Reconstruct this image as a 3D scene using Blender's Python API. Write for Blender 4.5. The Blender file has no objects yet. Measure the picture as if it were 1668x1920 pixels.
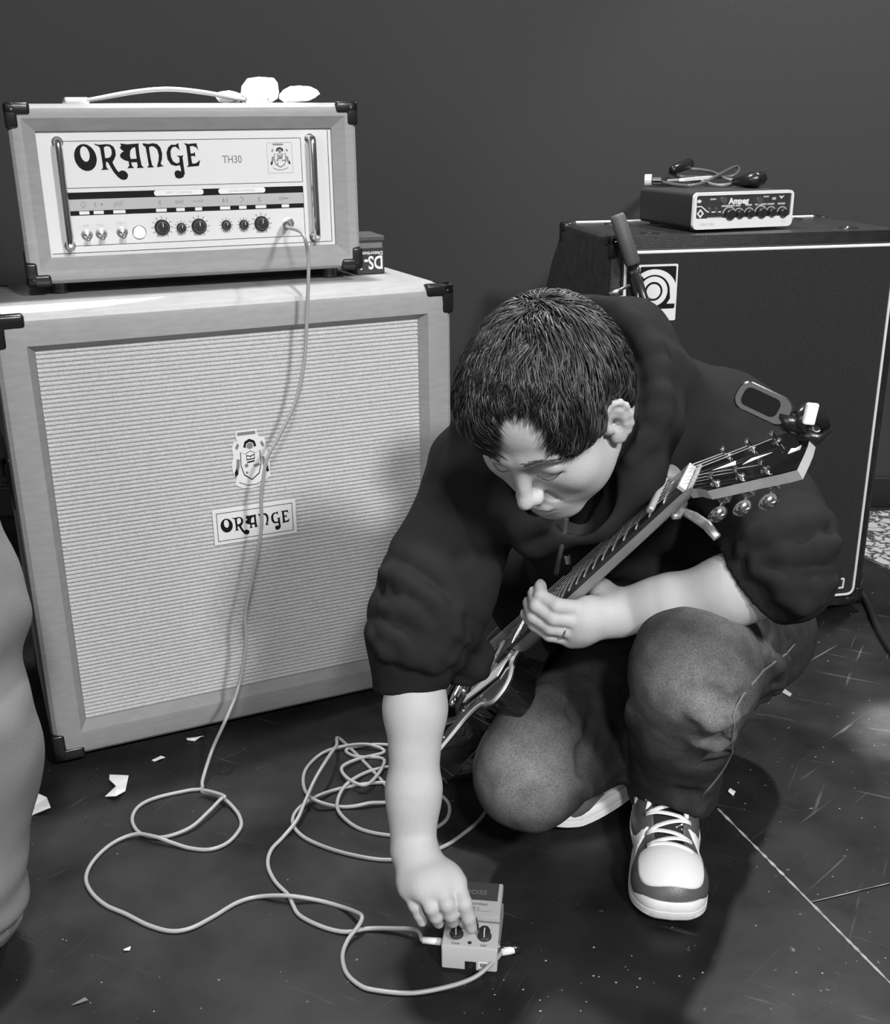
import bpy, bmesh, math, random
import numpy as np
from mathutils import Vector, Matrix
from mathutils.geometry import tessellate_polygon
random.seed(7); RNG = np.random.RandomState(7)
SC = bpy.context.scene; COL = SC.collection
PI = math.pi

# ---------------------------------------------------------------- camera, world, lights, exposure
F, PITCH, ROLL, CAMZ = 2027.94, .3429, -.0112, 1.0584
cp, sp = math.cos(PITCH), math.sin(PITCH)
CF = np.array([0, cp, -sp]); _u = np.array([0, sp, cp]); _r = np.array([1., 0, 0])
CR = _r*math.cos(ROLL)+_u*math.sin(ROLL); CU = -_r*math.sin(ROLL)+_u*math.cos(ROLL); CO = np.array([0, 0, CAMZ])
cam = bpy.data.objects.new('camera', bpy.data.cameras.new('camera')); COL.objects.link(cam)
cam.data.sensor_fit = 'HORIZONTAL'; cam.data.sensor_width = 36; cam.data.lens = F/1668*36
cam.data.clip_start = .02; cam.data.clip_end = 60
cam.matrix_world = Matrix(((CR[0], CU[0], -CF[0], CO[0]), (CR[1], CU[1], -CF[1], CO[1]), (CR[2], CU[2], -CF[2], CO[2]), (0, 0, 0, 1)))
SC.camera = cam
SC.view_settings.view_transform = 'Standard'; SC.view_settings.look = 'None'
SC.view_settings.gamma = 1; SC.view_settings.use_curve_mapping = False
SC.view_settings.exposure = 0.0
wd = bpy.data.worlds.new('room_light'); SC.world = wd; wd.use_nodes = True
wd.node_tree.nodes['Background'].inputs[0].default_value = (1, 1, 1, 1)
wd.node_tree.nodes['Background'].inputs[1].default_value = .085

def light(name, kind, loc, aim, power, size=.5, size2=None, spot=None, blend=.3):
    d = bpy.data.lights.new(name, kind); d.energy = power
    if kind == 'AREA':
        d.size = size
        if size2: d.shape = 'RECTANGLE'; d.size_y = size2
    elif kind == 'SPOT':
        d.shadow_soft_size = size; d.spot_size = math.radians(spot); d.spot_blend = blend
    else: d.shadow_soft_size = size
    o = bpy.data.objects.new(name, d); COL.objects.link(o); o.location = loc
    o.rotation_euler = (Vector(aim)-Vector(loc)).to_track_quat('-Z', 'Y').to_euler(); return o
light('front_stage_light', 'AREA', (1.5, -1.2, 2.7), (.0, 1.6, .5), 112, .30)
light('second_stage_light', 'AREA', (.5, -1.7, 2.8), (-.1, 1.7, .4), 75, .30)
light('front_fill_light', 'AREA', (-1.7, -1.9, 1.9), (-.1, 1.7, .4), 34, 1.5)  # soft unseen fill added from the front left
light('ceiling_track_light', 'SPOT', (-.35, 2.2, 2.9), (.12, 1.3, .3), 260, .08, spot=75)
light('right_ceiling_track_light', 'SPOT', (1.35, 2.75, 2.75), (.75, 1.9, .3), 170, .06, spot=70)
light('sun_patch_amp_light', 'SPOT', (.9, 2.85, 2.6), (-.40, 2.04, 1.10), 2600, .01, spot=8, blend=.25)
light('floor_glare_spot', 'SPOT', (2.6, 2.8, 2.5), (.86, 1.74, 0), 2600, .02, spot=4.2, blend=.9)  # narrow spot added to stand in for a glossy reflection on the floor

# ---------------------------------------------------------------- pixel helpers (1668 x 1920 frame of the photograph)
def ray(x, y): return CF + CR*(x-834)/F - CU*(y-960)/F
def atd(x, y, d): return CO + ray(x, y)*d
def atz(x, y, z=0.0):
    d = ray(x, y); return CO + d*((z-CAMZ)/d[2])
def nrm(v): return np.asarray(v, float)/np.linalg.norm(v)

# ---------------------------------------------------------------- materials (black-and-white photograph: greys)
MT = {}
def mat(name, g, rough=.6, metal=0., bump=0., bscale=300., var=0., vscale=8., spec=.5, stretch=None, emit=0., coat=0., sheen=0.):
    if name in MT: return MT[name]
    m = bpy.data.materials.new(name); m.use_nodes = True; nt = m.node_tree; b = nt.nodes['Principled BSDF']
    b.inputs['Base Color'].default_value = (g, g, g, 1); b.inputs['Roughness'].default_value = rough
    b.inputs['Metallic'].default_value = metal; b.inputs['Specular IOR Level'].default_value = spec
    b.inputs['Coat Weight'].default_value = coat; b.inputs['Coat Roughness'].default_value = .05
    if sheen: b.inputs['Sheen Weight'].default_value = sheen; b.inputs['Sheen Roughness'].default_value = .4
    if emit: b.inputs['Emission Color'].default_value = (1, 1, 1, 1); b.inputs['Emission Strength'].default_value = emit
    tc = nt.nodes.new('ShaderNodeTexCoord'); mp = nt.nodes.new('ShaderNodeMapping')
    nt.links.new(tc.outputs['Object'], mp.inputs[0])
    if stretch: mp.inputs['Scale'].default_value = stretch
    if bump:
        n = nt.nodes.new('ShaderNodeTexNoise'); n.inputs['Scale'].default_value = bscale; n.inputs['Detail'].default_value = 3
        bp = nt.nodes.new('ShaderNodeBump'); bp.inputs['Strength'].default_value = bump; bp.inputs['Distance'].default_value = .002
        nt.links.new(mp.outputs[0], n.inputs['Vector']); nt.links.new(n.outputs['Fac'], bp.inputs['Height']); nt.links.new(bp.outputs[0], b.inputs['Normal'])
    if var:
        n = nt.nodes.new('ShaderNodeTexNoise'); n.inputs['Scale'].default_value = vscale; n.inputs['Detail'].default_value = 5
        mr = nt.nodes.new('ShaderNodeMapRange'); mr.inputs[1].default_value = .3; mr.inputs[2].default_value = .7
        mr.inputs[3].default_value = g*(1-var); mr.inputs[4].default_value = g*(1+var)
        nt.links.new(mp.outputs[0], n.inputs['Vector']); nt.links.new(n.outputs['Fac'], mr.inputs[0]); nt.links.new(mr.outputs[0], b.inputs['Base Color'])
    MT[name] = m; return m
M_TOLEX = mat('tolex_grey', .30, .55, bump=.35, bscale=420, var=.07, vscale=30, stretch=(1, 1, 4))
M_GRILLE = mat('woven_grille', .52, .8, bump=.8, bscale=500, var=.12, vscale=260)
M_PANEL = mat('white_panel', .66, .3)
M_PRINT = mat('black_print', .008, .7, spec=.15)
M_GPRINT = mat('grey_print', .2, .5)
M_LPRINT = mat('pale_grey_print', .42, .5)
M_BPLAS = mat('black_plastic', .012, .28)
M_MATTE = mat('matte_black', .006, .6, spec=.12)
M_KNOB = mat('knob_black', .02, .35)
M_CHROME = mat('chrome', .75, .16, 1.)
M_NICKEL = mat('nickel', .6, .3, 1.)
M_WHITE = mat('white_gloss', .74, .35)
M_WLAMP = mat('lit_lamp_glass', .9, .3, emit=1.2)
M_CABLE = mat('grey_cable_jacket', .30, .35)
M_BCABLE = mat('black_cable_jacket', .015, .4)
M_BTOLEX = mat('black_tolex', .018, .38, bump=.5, bscale=500, var=.3, vscale=40)
M_BGRILLE = mat('dark_grille_cloth', .022, .85, bump=.9, bscale=700, var=.45, vscale=220, stretch=(1, 1, 2.2))
M_SKIN = mat('skin', .44, .62, spec=.3, bump=.12, bscale=260, var=.05, vscale=22)
M_NAIL = mat('fingernail', .6, .3)
M_HOOD = mat('black_fleece', .018, .95, bump=.25, bscale=700, spec=.1)
M_HAIR = mat('dark_hair', .010, .42, spec=.6)
M_HAIR2 = mat('dark_hair_strand', .014, .42, spec=.7)
M_HAIR3 = mat('hair_highlight_strand', .055, .45, spec=.8)  # lighter copy of the dark hair: highlights put into the strand colour
M_GLOSS = mat('black_lacquer', .006, .08, coat=1.)
M_BIND = mat('cream_binding', .62, .35)
M_MAPLE = mat('pale_neck_wood', .33, .35, var=.12, vscale=20)
M_FRET = mat('fret_wire', .8, .42, .7)
M_FRETB = mat('dark_fingerboard', .03, .45, var=.3, vscale=60)
M_SHOE_D = mat('grey_shoe_leather', .085, .42, bump=.2, bscale=300, var=.12, vscale=40)
M_SHOE_W = mat('white_shoe_leather', .72, .45, bump=.2, bscale=350)
M_LACE = mat('white_lace', .78, .8, bump=.4, bscale=900)
M_BLACKF = mat('black_shoe_lining', .01, .8)
M_PEDAL = mat('pedal_grey_enamel', .42, .38)
M_PAPER = mat('white_paper', .85, .8)
M_KHAKI = mat('pale_chino_cotton', .15, .85, bump=.3, bscale=500, var=.06, vscale=14)
M_WALL = mat('dark_wall_paint', .037, .75, bump=.15, bscale=90, var=.05, vscale=1.2)

# ---------------------------------------------------------------- object helpers
def tag(o, label=None, cat=None, group=None, kind=None):
    if label: o['label'] = label
    if cat: o['category'] = cat
    if group: o['group'] = group
    if kind: o['kind'] = kind
    return o
def empty(name, loc=(0, 0, 0), rz=0., mw=None, label=None, cat=None, group=None):
    o = bpy.data.objects.new(name, None); COL.objects.link(o); o.empty_display_size = .05
    if mw is not None: o.matrix_world = mw
    else: o.location = loc; o.rotation_euler = (0, 0, rz)
    return tag(o, label, cat, group)
def link(name, me, m=None, parent=None, smooth=False, label=None):
    if m is not None and not me.materials: me.materials.append(m)
    if smooth: me.polygons.foreach_set('use_smooth', [True]*len(me.polygons))
    o = bpy.data.objects.new(name, me); COL.objects.link(o)
    if parent: o.parent = parent
    if label: o['label'] = label
    return o
def obj(name, bm, m, parent=None, smooth=False, label=None, auto=None):
    me = bpy.data.meshes.new(name); bmesh.ops.recalc_face_normals(bm, faces=bm.faces[:]); bm.to_mesh(me); bm.free()
    o = link(name, me, m, parent, smooth or auto is not None, label)
    if auto is not None: me.set_sharp_from_angle(angle=math.radians(auto))
    return o
def B(): return bmesh.new()
def box(bm, x0, x1, y0, y1, z0, z1, bev=0., seg=2, mw=None):
    r = bmesh.ops.create_cube(bm, size=1.); vs = r['verts']
    for v in vs: v.co = Vector(((x0+x1)/2+v.co.x*(x1-x0), (y0+y1)/2+v.co.y*(y1-y0), (z0+z1)/2+v.co.z*(z1-z0)))
    if mw is not None: bmesh.ops.transform(bm, matrix=mw, verts=vs)
    if bev: bmesh.ops.bevel(bm, geom=list({e for v in vs for e in v.link_edges}), offset=bev, segments=seg, affect='EDGES', profile=.5)
    return bm
def rrect(x0, x1, z0, z1, r, n=5):
    p = []
    for cx, cz, a in ((x1-r, z1-r, 0), (x0+r, z1-r, 90), (x0+r, z0+r, 180), (x1-r, z0+r, 270)):
        for i in range(n+1):
            t = math.radians(a+90*i/n); p.append((cx+r*math.cos(t), cz+r*math.sin(t)))
    return p
def loft(bm, loops, cap0=True, cap1=True, closed=True):
    L = [[bm.verts.new(Vector(p)) for p in l] for l in loops]
    n = len(L[0])
    for a, b in zip(L, L[1:]):
        for i in range(n if closed else n-1):
            j = (i+1) % n
            try: bm.faces.new((a[i], a[j], b[j], b[i]))
            except ValueError: pass
    if cap0: bm.faces.new(L[0][::-1])
    if cap1: bm.faces.new(L[-1])
    return L
def prism(bm, poly, y0, y1, holes=(), f=None):
    """outline (x, z) extruded from y0 to y1; f maps (x, y, z) to a vertex position"""
    f = f or (lambda x, y, z: (x, y, z))
    allp = [list(poly)]+[list(h) for h in holes]; flat = [p for l in allp for p in l]
    tri = tessellate_polygon([[Vector((p[0], p[1], 0)) for p in l] for l in allp])
    A = [bm.verts.new(Vector(f(p[0], y0, p[1]))) for p in flat]; Bv = [bm.verts.new(Vector(f(p[0], y1, p[1]))) for p in flat]
    for t in tri:
        try: bm.faces.new([A[i] for i in t]); bm.faces.new([Bv[i] for i in reversed(t)])
        except ValueError: pass
    o = 0
    for l in allp:
        n = len(l)
        for i in range(n):
            j = (i+1) % n
            try: bm.faces.new((A[o+i], A[o+j], Bv[o+j], Bv[o+i]))
            except ValueError: pass
        o += n
    return bm
def frame_of(d, up=(0, 0, 1)):
    d = Vector(d).normalized(); s = d.cross(Vector(up))
    if s.length < 1e-4: s = d.cross(Vector((1, 0, 0)))
    s.normalize(); return s, s.cross(d), d
def spline(pts, n=8):
    P = [Vector(p) for p in pts]; out = []
    P = [P[0]*2-P[1]]+P+[P[-1]*2-P[-2]]
    for i in range(1, len(P)-2):
        a, b, c, d = P[i-1:i+3]
        for k in range(n):
            t = k/n; out.append(.5*((2*b)+(c-a)*t+(2*a-5*b+4*c-d)*t*t+(3*b-a-3*c+d)*t**3))
    out.append(P[-2]); return out
def tube(bm, pts, r, n=8, caps=True, flat=1., up=(0, 0, 1)):
    pts = [Vector(p) for p in pts]; rs = r if hasattr(r, '__len__') else [r]*len(pts)
    loops = []; s = None
    for i, p in enumerate(pts):
        d = pts[min(i+1, len(pts)-1)]-pts[max(i-1, 0)]
        if d.length < 1e-9: d = Vector((0, 0, 1))
        d.normalize()
        if s is None: s, t, _ = frame_of(d, up)
        else:
            s = (s-d*s.dot(d)).normalized(); t = s.cross(d)
        loops.append([p+(s*math.cos(2*PI*k/n)+t*math.sin(2*PI*k/n)*flat)*rs[i] for k in range(n)])
    loft(bm, loops, caps, caps); return bm
def lathe(bm, prof, o=(0, 0, 0), d=(0, 0, 1), n=20):
    """prof: (radius, height along d)"""
    s, t, d = frame_of(d, (0, 0, 1) if abs(Vector(d).normalized().z) < .9 else (1, 0, 0)); o = Vector(o)
    loft(bm, [[o+d*h+(s*math.cos(2*PI*k/n)+t*math.sin(2*PI*k/n))*max(r, 1e-5) for k in range(n)] for r, h in prof]); return bm
def text_mesh(s, size, depth=.0004, align='LEFT', space=1., bold=0.):
    c = bpy.data.curves.new('lettering', 'FONT'); c.body = s; c.size = size; c.extrude = depth/2; c.align_x = align; c.space_character = space
    c.offset = bold; c.resolution_u = 3
    t = bpy.data.objects.new('lettering_tmp', c); COL.objects.link(t); dg = bpy.context.evaluated_depsgraph_get()
    me = bpy.data.meshes.new_from_object(t.evaluated_get(dg)); bpy.data.objects.remove(t); bpy.data.curves.remove(c); me.materials.clear(); return me
def text(name, s, size, parent, pos, m, rx=PI/2, ry=0., rz=0., align='LEFT', depth=.0004, bold=0., space=1.):
    me = text_mesh(s, size, depth, align, space, bold); o = link(name, me, m, parent); o.location = pos; o.rotation_euler = (rx, ry, rz); return o
def onplane(fr, x, y, yp=0.):
    """photo pixel -> (x, z) on the plane y = yp of a box-like thing standing in frame fr=(ox, oy, oz, yaw)"""
    ox, oy, oz, a = fr; ex = np.array([math.cos(a), math.sin(a), 0]); ey = np.array([-math.sin(a), math.cos(a), 0])
    o = np.array([ox, oy, oz])+ey*yp; d = ray(x, y); t = ((o-CO)@ey)/(d@ey); q = CO+d*t-o
    return float(q@ex), float(q[2])

# ---------------------------------------------------------------- smooth solid modelling: blended shapes meshed by surface nets
class Blob:
    def __init__(s): s.p = []; s.disp = None
    def add(s, fn, c, rad, k=.02, op='u'): s.p.append((fn, np.asarray(c, float), rad, k, op)); return s
    def cap(s, a, b, ra, rb=None, k=.02, op='u'):
        a = np.asarray(a, float); b = np.asarray(b, float); rb = ra if rb is None else rb; ab = b-a; L2 = max(ab@ab, 1e-12)
        def fn(P):
            q = P-a; h = np.clip((q@ab)/L2, 0, 1); return np.linalg.norm(q-h[..., None]*ab, axis=-1)-(ra+(rb-ra)*h)
        return s.add(fn, (a+b)/2, math.sqrt(L2)/2+max(ra, rb), k, op)
    def chain(s, pts, rs, k=.02, op='u'):
        rs = rs if hasattr(rs, '__len__') else [rs]*len(pts)
        for i in range(len(pts)-1): s.cap(pts[i], pts[i+1], rs[i], rs[i+1], k, op)
        return s
    def ell(s, c, r, R=None, k=.02, op='u'):
        c = np.asarray(c, float); r = np.asarray(r, float); R = np.eye(3) if R is None else np.asarray(R, float)
        def fn(P):
            q = ((P-c)@R)/r; k0 = np.linalg.norm(q, axis=-1)+1e-9; k1 = np.linalg.norm(q/r, axis=-1)+1e-9; return k0*(k0-1)/k1
        return s.add(fn, c, float(r.max()), k, op)
    def plane(s, c, n, k=.002, op='c'):
        c = np.asarray(c, float); n = nrm(n); return s.add(lambda P: (P-c)@n, c, None, k, op)
    def __call__(s, P, centers=None, hd=0.):
        shp = P.shape[:-1]; D = np.full(shp, .2)
        for fn, c, rad, k, op in s.p:
            if centers is not None and rad is not None:
                dc = fn(centers); lim = hd+k+.03
                if op == 'u':
                    ins = dc < -lim
                    if ins.any(): D[ins] = np.minimum(D[ins], dc[ins][:, None]+hd)
                idx = np.nonzero(np.abs(dc) <= lim)[0]
                if len(idx) == 0: continue
                d = fn(P[idx]); c0 = D[idx]
            else: idx = slice(None); d = fn(P); c0 = D
            if op == 'u':
                h = np.maximum(k-np.abs(c0-d), 0)/k if k > 0 else 0; r = np.minimum(c0, d)-h*h*k*.25
            else:  # 's' subtract d, 'c' cut away where d > 0
                e = -d if op == 's' else d
                h = np.maximum(k-np.abs(c0-e), 0)/k if k > 0 else 0; r = np.maximum(c0, e)+h*h*k*.25
            if isinstance(idx, slice): D = r
            else: D[idx] = r
        if s.disp is not None: D = D+s.disp(P)
        return D
def mesh_sdf(fn, lo, hi, h, name, blob=False, margin=0.):
    lo = np.asarray(lo, float); hi = np.asarray(hi, float); bs = 12
    nb = np.ceil((hi-lo)/h/bs).astype(int); N = nb*bs
    D = np.full(N, .2, np.float32); hd = bs*h*math.sqrt(3)/2
    I = np.stack(np.meshgrid(*[np.arange(k) for k in nb], indexing='ij'), -1).reshape(-1, 3)
    C = lo+(I+.5)*bs*h
    dc = fn(C[:, None, :])[:, 0] if not blob else fn(C)
    act = np.abs(dc) < hd*1.3+.012+margin
    for i in I[(~act) & (dc < 0)]: D[i[0]*bs:(i[0]+1)*bs, i[1]*bs:(i[1]+1)*bs, i[2]*bs:(i[2]+1)*bs] = -.2
    I = I[act]; C = C[act]
    g = (np.stack(np.meshgrid(*[np.arange(bs)]*3, indexing='ij'), -1).reshape(-1, 3)+.5)*h-bs*h/2
    for s in range(0, len(I), 400):
        P = C[s:s+400, None, :]+g[None]
        v = fn(P, C[s:s+400], hd) if blob else fn(P)
        v = v.reshape(-1, bs, bs, bs)
        for j, i in enumerate(I[s:s+400]): D[i[0]*bs:(i[0]+1)*bs, i[1]*bs:(i[1]+1)*bs, i[2]*bs:(i[2]+1)*bs] = v[j]
    for a in range(3):
        sl = [slice(None)]*3
        for e in (0, -1): sl[a] = e; D[tuple(sl)] = np.maximum(D[tuple(sl)], 1e-3)
    return surfnet(D, lo+h/2, h, name)
def surfnet(D, lo, h, name):
    S = D < 0; n = np.array(D.shape); c = [slice(0, -1), slice(1, None)]
    cnt = np.zeros(n-1, np.int8)
    for i in (0, 1):
        for j in (0, 1):
            for k in (0, 1): cnt += S[c[i], c[j], c[k]]
    A = np.argwhere((cnt > 0) & (cnt < 8)); idx = np.full(n-1, -1, np.int32); idx[tuple(A.T)] = np.arange(len(A))
    acc = np.zeros((len(A), 3)); num = np.zeros(len(A))
    for ax in range(3):
        o = [a for a in range(3) if a != ax]
        for i in (0, 1):
            for j in (0, 1):
                p = A.copy(); p[:, o[0]] += i; p[:, o[1]] += j; q = p.copy(); q[:, ax] += 1
                d0 = D[tuple(p.T)]; d1 = D[tuple(q.T)]; m = (d0 < 0) != (d1 < 0)
                t = np.where(m, d0/np.where(m, d0-d1, 1), 0); e = p.astype(float); e[:, ax] += t
                acc[m] += e[m]; num[m] += 1
    V = lo+(acc/num[:, None])*h; quads = []
    for ax in range(3):
        o1, o2 = (ax+1) % 3, (ax+2) % 3
        sl0 = [slice(1, -1)]*3; sl1 = [slice(1, -1)]*3; sl0[ax] = slice(0, -1); sl1[ax] = slice(1, None)
        m = S[tuple(sl0)] != S[tuple(sl1)]; E = np.argwhere(m)+1; E[:, ax] -= 1
        s0 = S[tuple(E.T)]
        def cell(a, b):
            q = E.copy(); q[:, o1] -= a; q[:, o2] -= b; return idx[tuple(q.T)]
        Q = np.stack([cell(0, 0), cell(1, 0), cell(1, 1), cell(0, 1)], 1); Q[~s0] = Q[~s0][:, ::-1]; quads.append(Q)
    Q = np.concatenate(quads); Q = Q[(Q >= 0).all(1)]
    me = bpy.data.meshes.new(name); me.vertices.add(len(V)); me.vertices.foreach_set('co', V.ravel())
    me.loops.add(len(Q)*4); me.loops.foreach_set('vertex_index', Q.ravel().astype(np.int32))
    me.polygons.add(len(Q)); me.polygons.foreach_set('loop_start', np.arange(0, len(Q)*4, 4, dtype=np.int32))
    me.update(calc_edges=True); me.validate(); me.polygons.foreach_set('use_smooth', [True]*len(me.polygons)); return me
def to_local(me, o):
    """the thing stands at o; its parts keep coordinates relative to it"""
    n = len(me.vertices); v = np.empty(n*3); me.vertices.foreach_get('co', v); v = v.reshape(-1, 3)-np.asarray(o); me.vertices.foreach_set('co', v.ravel()); me.update(); return me
def shoot(sdf, x, y, d0=.9, d1=2.6, off=0.):
    d = ray(x, y); t = d0
    for _ in range(160):
        v = float(sdf((CO+d*t)[None, :])[0])-off
        if v < .0006: return CO+d*t
        t += max(v*.7, .0006)
        if t > d1: return None
    return CO+d*t
def wob(P, f, s=0.):
    """cheap smooth noise in -1..1"""
    x, y, z = P[..., 0]*f, P[..., 1]*f, P[..., 2]*f
    return (np.sin(x*1.7+2.1*np.sin(y*1.3+s)+s)+np.sin(y*1.9+1.7*np.sin(z*1.1+2*s)+1.3)+np.sin(z*1.6+2.3*np.sin(x*1.2+3*s)+2.2))/3

# ---------------------------------------------------------------- the setting
WALLY = 2.98
def prism_floor(poly, z0, z1):
    bm = B(); prism(bm, poly, z0, z1, f=lambda x, y, z: (x, z, y)); return bm
def floor_mat():
    m = bpy.data.materials.new('scuffed_black_floor'); m.use_nodes = True; nt = m.node_tree; b = nt.nodes['Principled BSDF']; N = nt.nodes.new; L = nt.links.new
    tc = N('ShaderNodeTexCoord')
    def noise(sc, det, stretch=(1, 1, 1), rot=0., dist=0.):
        m0 = N('ShaderNodeMapping'); m0.inputs['Rotation'].default_value = (0, 0, rot); L(tc.outputs['Object'], m0.inputs[0]); mp = N('ShaderNodeMapping'); mp.inputs['Scale'].default_value = stretch; L(m0.outputs[0], mp.inputs[0])
        n = N('ShaderNodeTexNoise'); n.inputs['Scale'].default_value = sc; n.inputs['Detail'].default_value = det; n.inputs['Distortion'].default_value = dist; L(mp.outputs[0], n.inputs['Vector']); return n.outputs['Fac']
    def rng(s, a, b_, c, d):
        r = N('ShaderNodeMapRange'); r.inputs[1].default_value = a; r.inputs[2].default_value = b_; r.inputs[3].default_value = c; r.inputs[4].default_value = d; L(s, r.inputs[0]); return r.outputs[0]
    def mth(op, a, b_):
        q = N('ShaderNodeMath'); q.operation = op
        for i, v in enumerate((a, b_)):
            if isinstance(v, (int, float)): q.inputs[i].default_value = v
            else: L(v, q.inputs[i])
        return q.outputs[0]
    base = rng(noise(5, 8), .32, .68, .005, .024)
    s1 = rng(noise(5, 3, (1, 18, 1), .45, .3), .67, .74, 0, .07); s2 = rng(noise(4.5, 3, (20, 1, 1), .5, .4), .68, .76, 0, .06); s3 = rng(noise(5, 3, (1, 22, 1), -.75, .3), .68, .76, 0, .07)
    sp_ = rng(noise(85, 2), .72, .78, 0, .22); xr = N('ShaderNodeSeparateXYZ'); L(tc.outputs['Object'], xr.inputs[0]); mask = mth('ADD', rng(noise(1.6, 2), .42, .62, .1, .7), rng(xr.outputs['X'], .1, .9, 0, 1.1))
    scr = mth('ADD', mth('ADD', s1, s2), mth('ADD', s3, sp_))
    L(mth('ADD', base, mth('MULTIPLY', scr, mask)), b.inputs['Base Color'])
    L(rng(noise(9, 5), .3, .7, .30, .55), b.inputs['Roughness']); b.inputs['Specular IOR Level'].default_value = .35
    bp = N('ShaderNodeBump'); bp.inputs['Strength'].default_value = .12; bp.inputs['Distance'].default_value = .002; L(noise(40, 5), bp.inputs['Height']); L(bp.outputs[0], b.inputs['Normal'])
    return m
M_FLOOR = floor_mat()
fl = tag(obj('floor', prism_floor([(-4, -3), (4, -3), (4, WALLY), (-4, WALLY)], -.06, -.012), M_BPLAS), kind='structure', label='black painted stage floor')
# seams of the floor sheets: one long seam towards the lower right corner, one crossing it
s0 = atz(1345, 1516)[:2]; s1 = atz(1660, 1835)[:2]; sd = nrm(s1-s0); c0 = atz(1533, 1688)[:2]; c1 = atz(1668, 1656)[:2]; c0 = s0+sd*((c0-s0)@sd); cd = nrm(c1-c0)
S_far = s0-sd*(WALLY-s0[1])/(-sd[1]); S_near = s1+sd*3.0; G = .0005
nx = np.array([-sd[1], sd[0]])
if nx[0] < 0: nx = -nx
S_far = s0+sd*((WALLY-s0[1])/sd[1])
panA = [(-4, -3), tuple(S_near-nx*G), tuple(S_far-nx*G), (-4, WALLY)]
C_far = c0+cd*4.2
panB = [tuple(S_far+nx*G), tuple(c0+nx*G), tuple(C_far), (4.6, WALLY)]
panC = [tuple(c0+nx*G-cd*0+np.array([0, -.003])), tuple(S_near+nx*G), (4.6, -3), tuple(C_far+np.array([0, -.003]))]
for p in (panA, panB, panC): obj('floor_panel', prism_floor([tuple(map(float, q)) for q in p], -.012, 0), M_FLOOR, fl)
bm = B()
def worn(a, b, w, n):
    a = np.array(a); b = np.array(b); d = nrm(b-a); q = np.array([-d[1], d[0]]); L_ = []
    for i in range(n+1):
        p = a+(b-a)*i/n; w1 = w*RNG.uniform(.25, 1.); L_.append((p-q*w1*.5, p+q*w1*.5))
    for (a0, a1), (b0, b1) in zip(L_, L_[1:]):
        bm.faces.new([bm.verts.new((float(v[0]), float(v[1]), .0004)) for v in (a0, b0, b1, a1)])
worn(s0-sd*.0, s1+sd*.4, .006, 110); worn(c0, c0+cd*.7, .0022, 40)
obj('worn_seam_edge', bm, mat('bare_wood_edge', .33, .8, var=.4, vscale=60), fl)
wl = tag(obj('wall_back', box(B(), -4.5, 4.5, WALLY, WALLY+.12, -.06, 3.2), M_WALL), kind='structure', label='plain dark grey wall behind the amplifiers')
tag(obj('baseboard_back', box(B(), -4.5, 4.5, WALLY-.015, WALLY, 0, .09, .003), mat('black_baseboard', .012, .5)), kind='structure', label='black baseboard')
# ---------------------------------------------------------------- cabinets
def cab_shell(parent, W, D, H, flat, ins, rec, m, ro=.014, name='cabinet_shell', back_closed=True):
    """box with rounded outer edges, flat front frame, bevel sloping in to the recessed front plane"""
    bm = B(); n = 5
    def lp(y, i, r): return [(x, y, z) for x, z in rrect(i, W-i, i, H-i, max(r, .0006), n)]
    loops = [lp(D, ro, ro)]
    for t in (60, 30, 0): loops.append(lp(D-ro+ro*math.sin(math.radians(t)), ro-ro*math.cos(math.radians(t)), ro))
    for t in (0, 30, 60, 90): loops.append(lp(ro-ro*math.sin(math.radians(t)), ro-ro*math.cos(math.radians(t)), ro))
    loops.append(lp(0, flat, .001)); loops.append(lp(rec, ins, .001)); loops.append(lp(rec+.012, ins, .001))
    loft(bm, loops, True, True)
    return obj(name, bm, m, parent, auto=25)
def corner_cap(bm, W, D, H, sx, sy, sz, L=.045, w=.020, p=.0022):
    """plastic corner protector: three arms hugging the three edges that meet at a corner"""
    X = W if sx else 0; Y = D if sy else 0; Z = H if sz else 0
    gx, gy, gz = (-1 if sx else 1), (-1 if sy else 1), (-1 if sz else 1)
    def bb(a, b, c):
        xs = sorted((X-gx*p, X+gx*a)); ys = sorted((Y-gy*p, Y+gy*b)); zs = sorted((Z-gz*p, Z+gz*c))
        box(bm, xs[0], xs[1], ys[0], ys[1], zs[0], zs[1], .005, 3)
    bb(L, w, w); bb(w, L, w); bb(w, w, L)
    s = w*.55
    lathe(bm, [(0, 0), (.004, 0), (.003, .0015), (0, .002)], (X+gx*s, Y-gy*p, Z+gz*s), (0, -gy, 0), 10)
def fbox(bm, xs, zs, y0, y1, bev=0.): return box(bm, min(xs), max(xs), min(y0, y1), max(y0, y1), min(zs), max(zs), bev)
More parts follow.
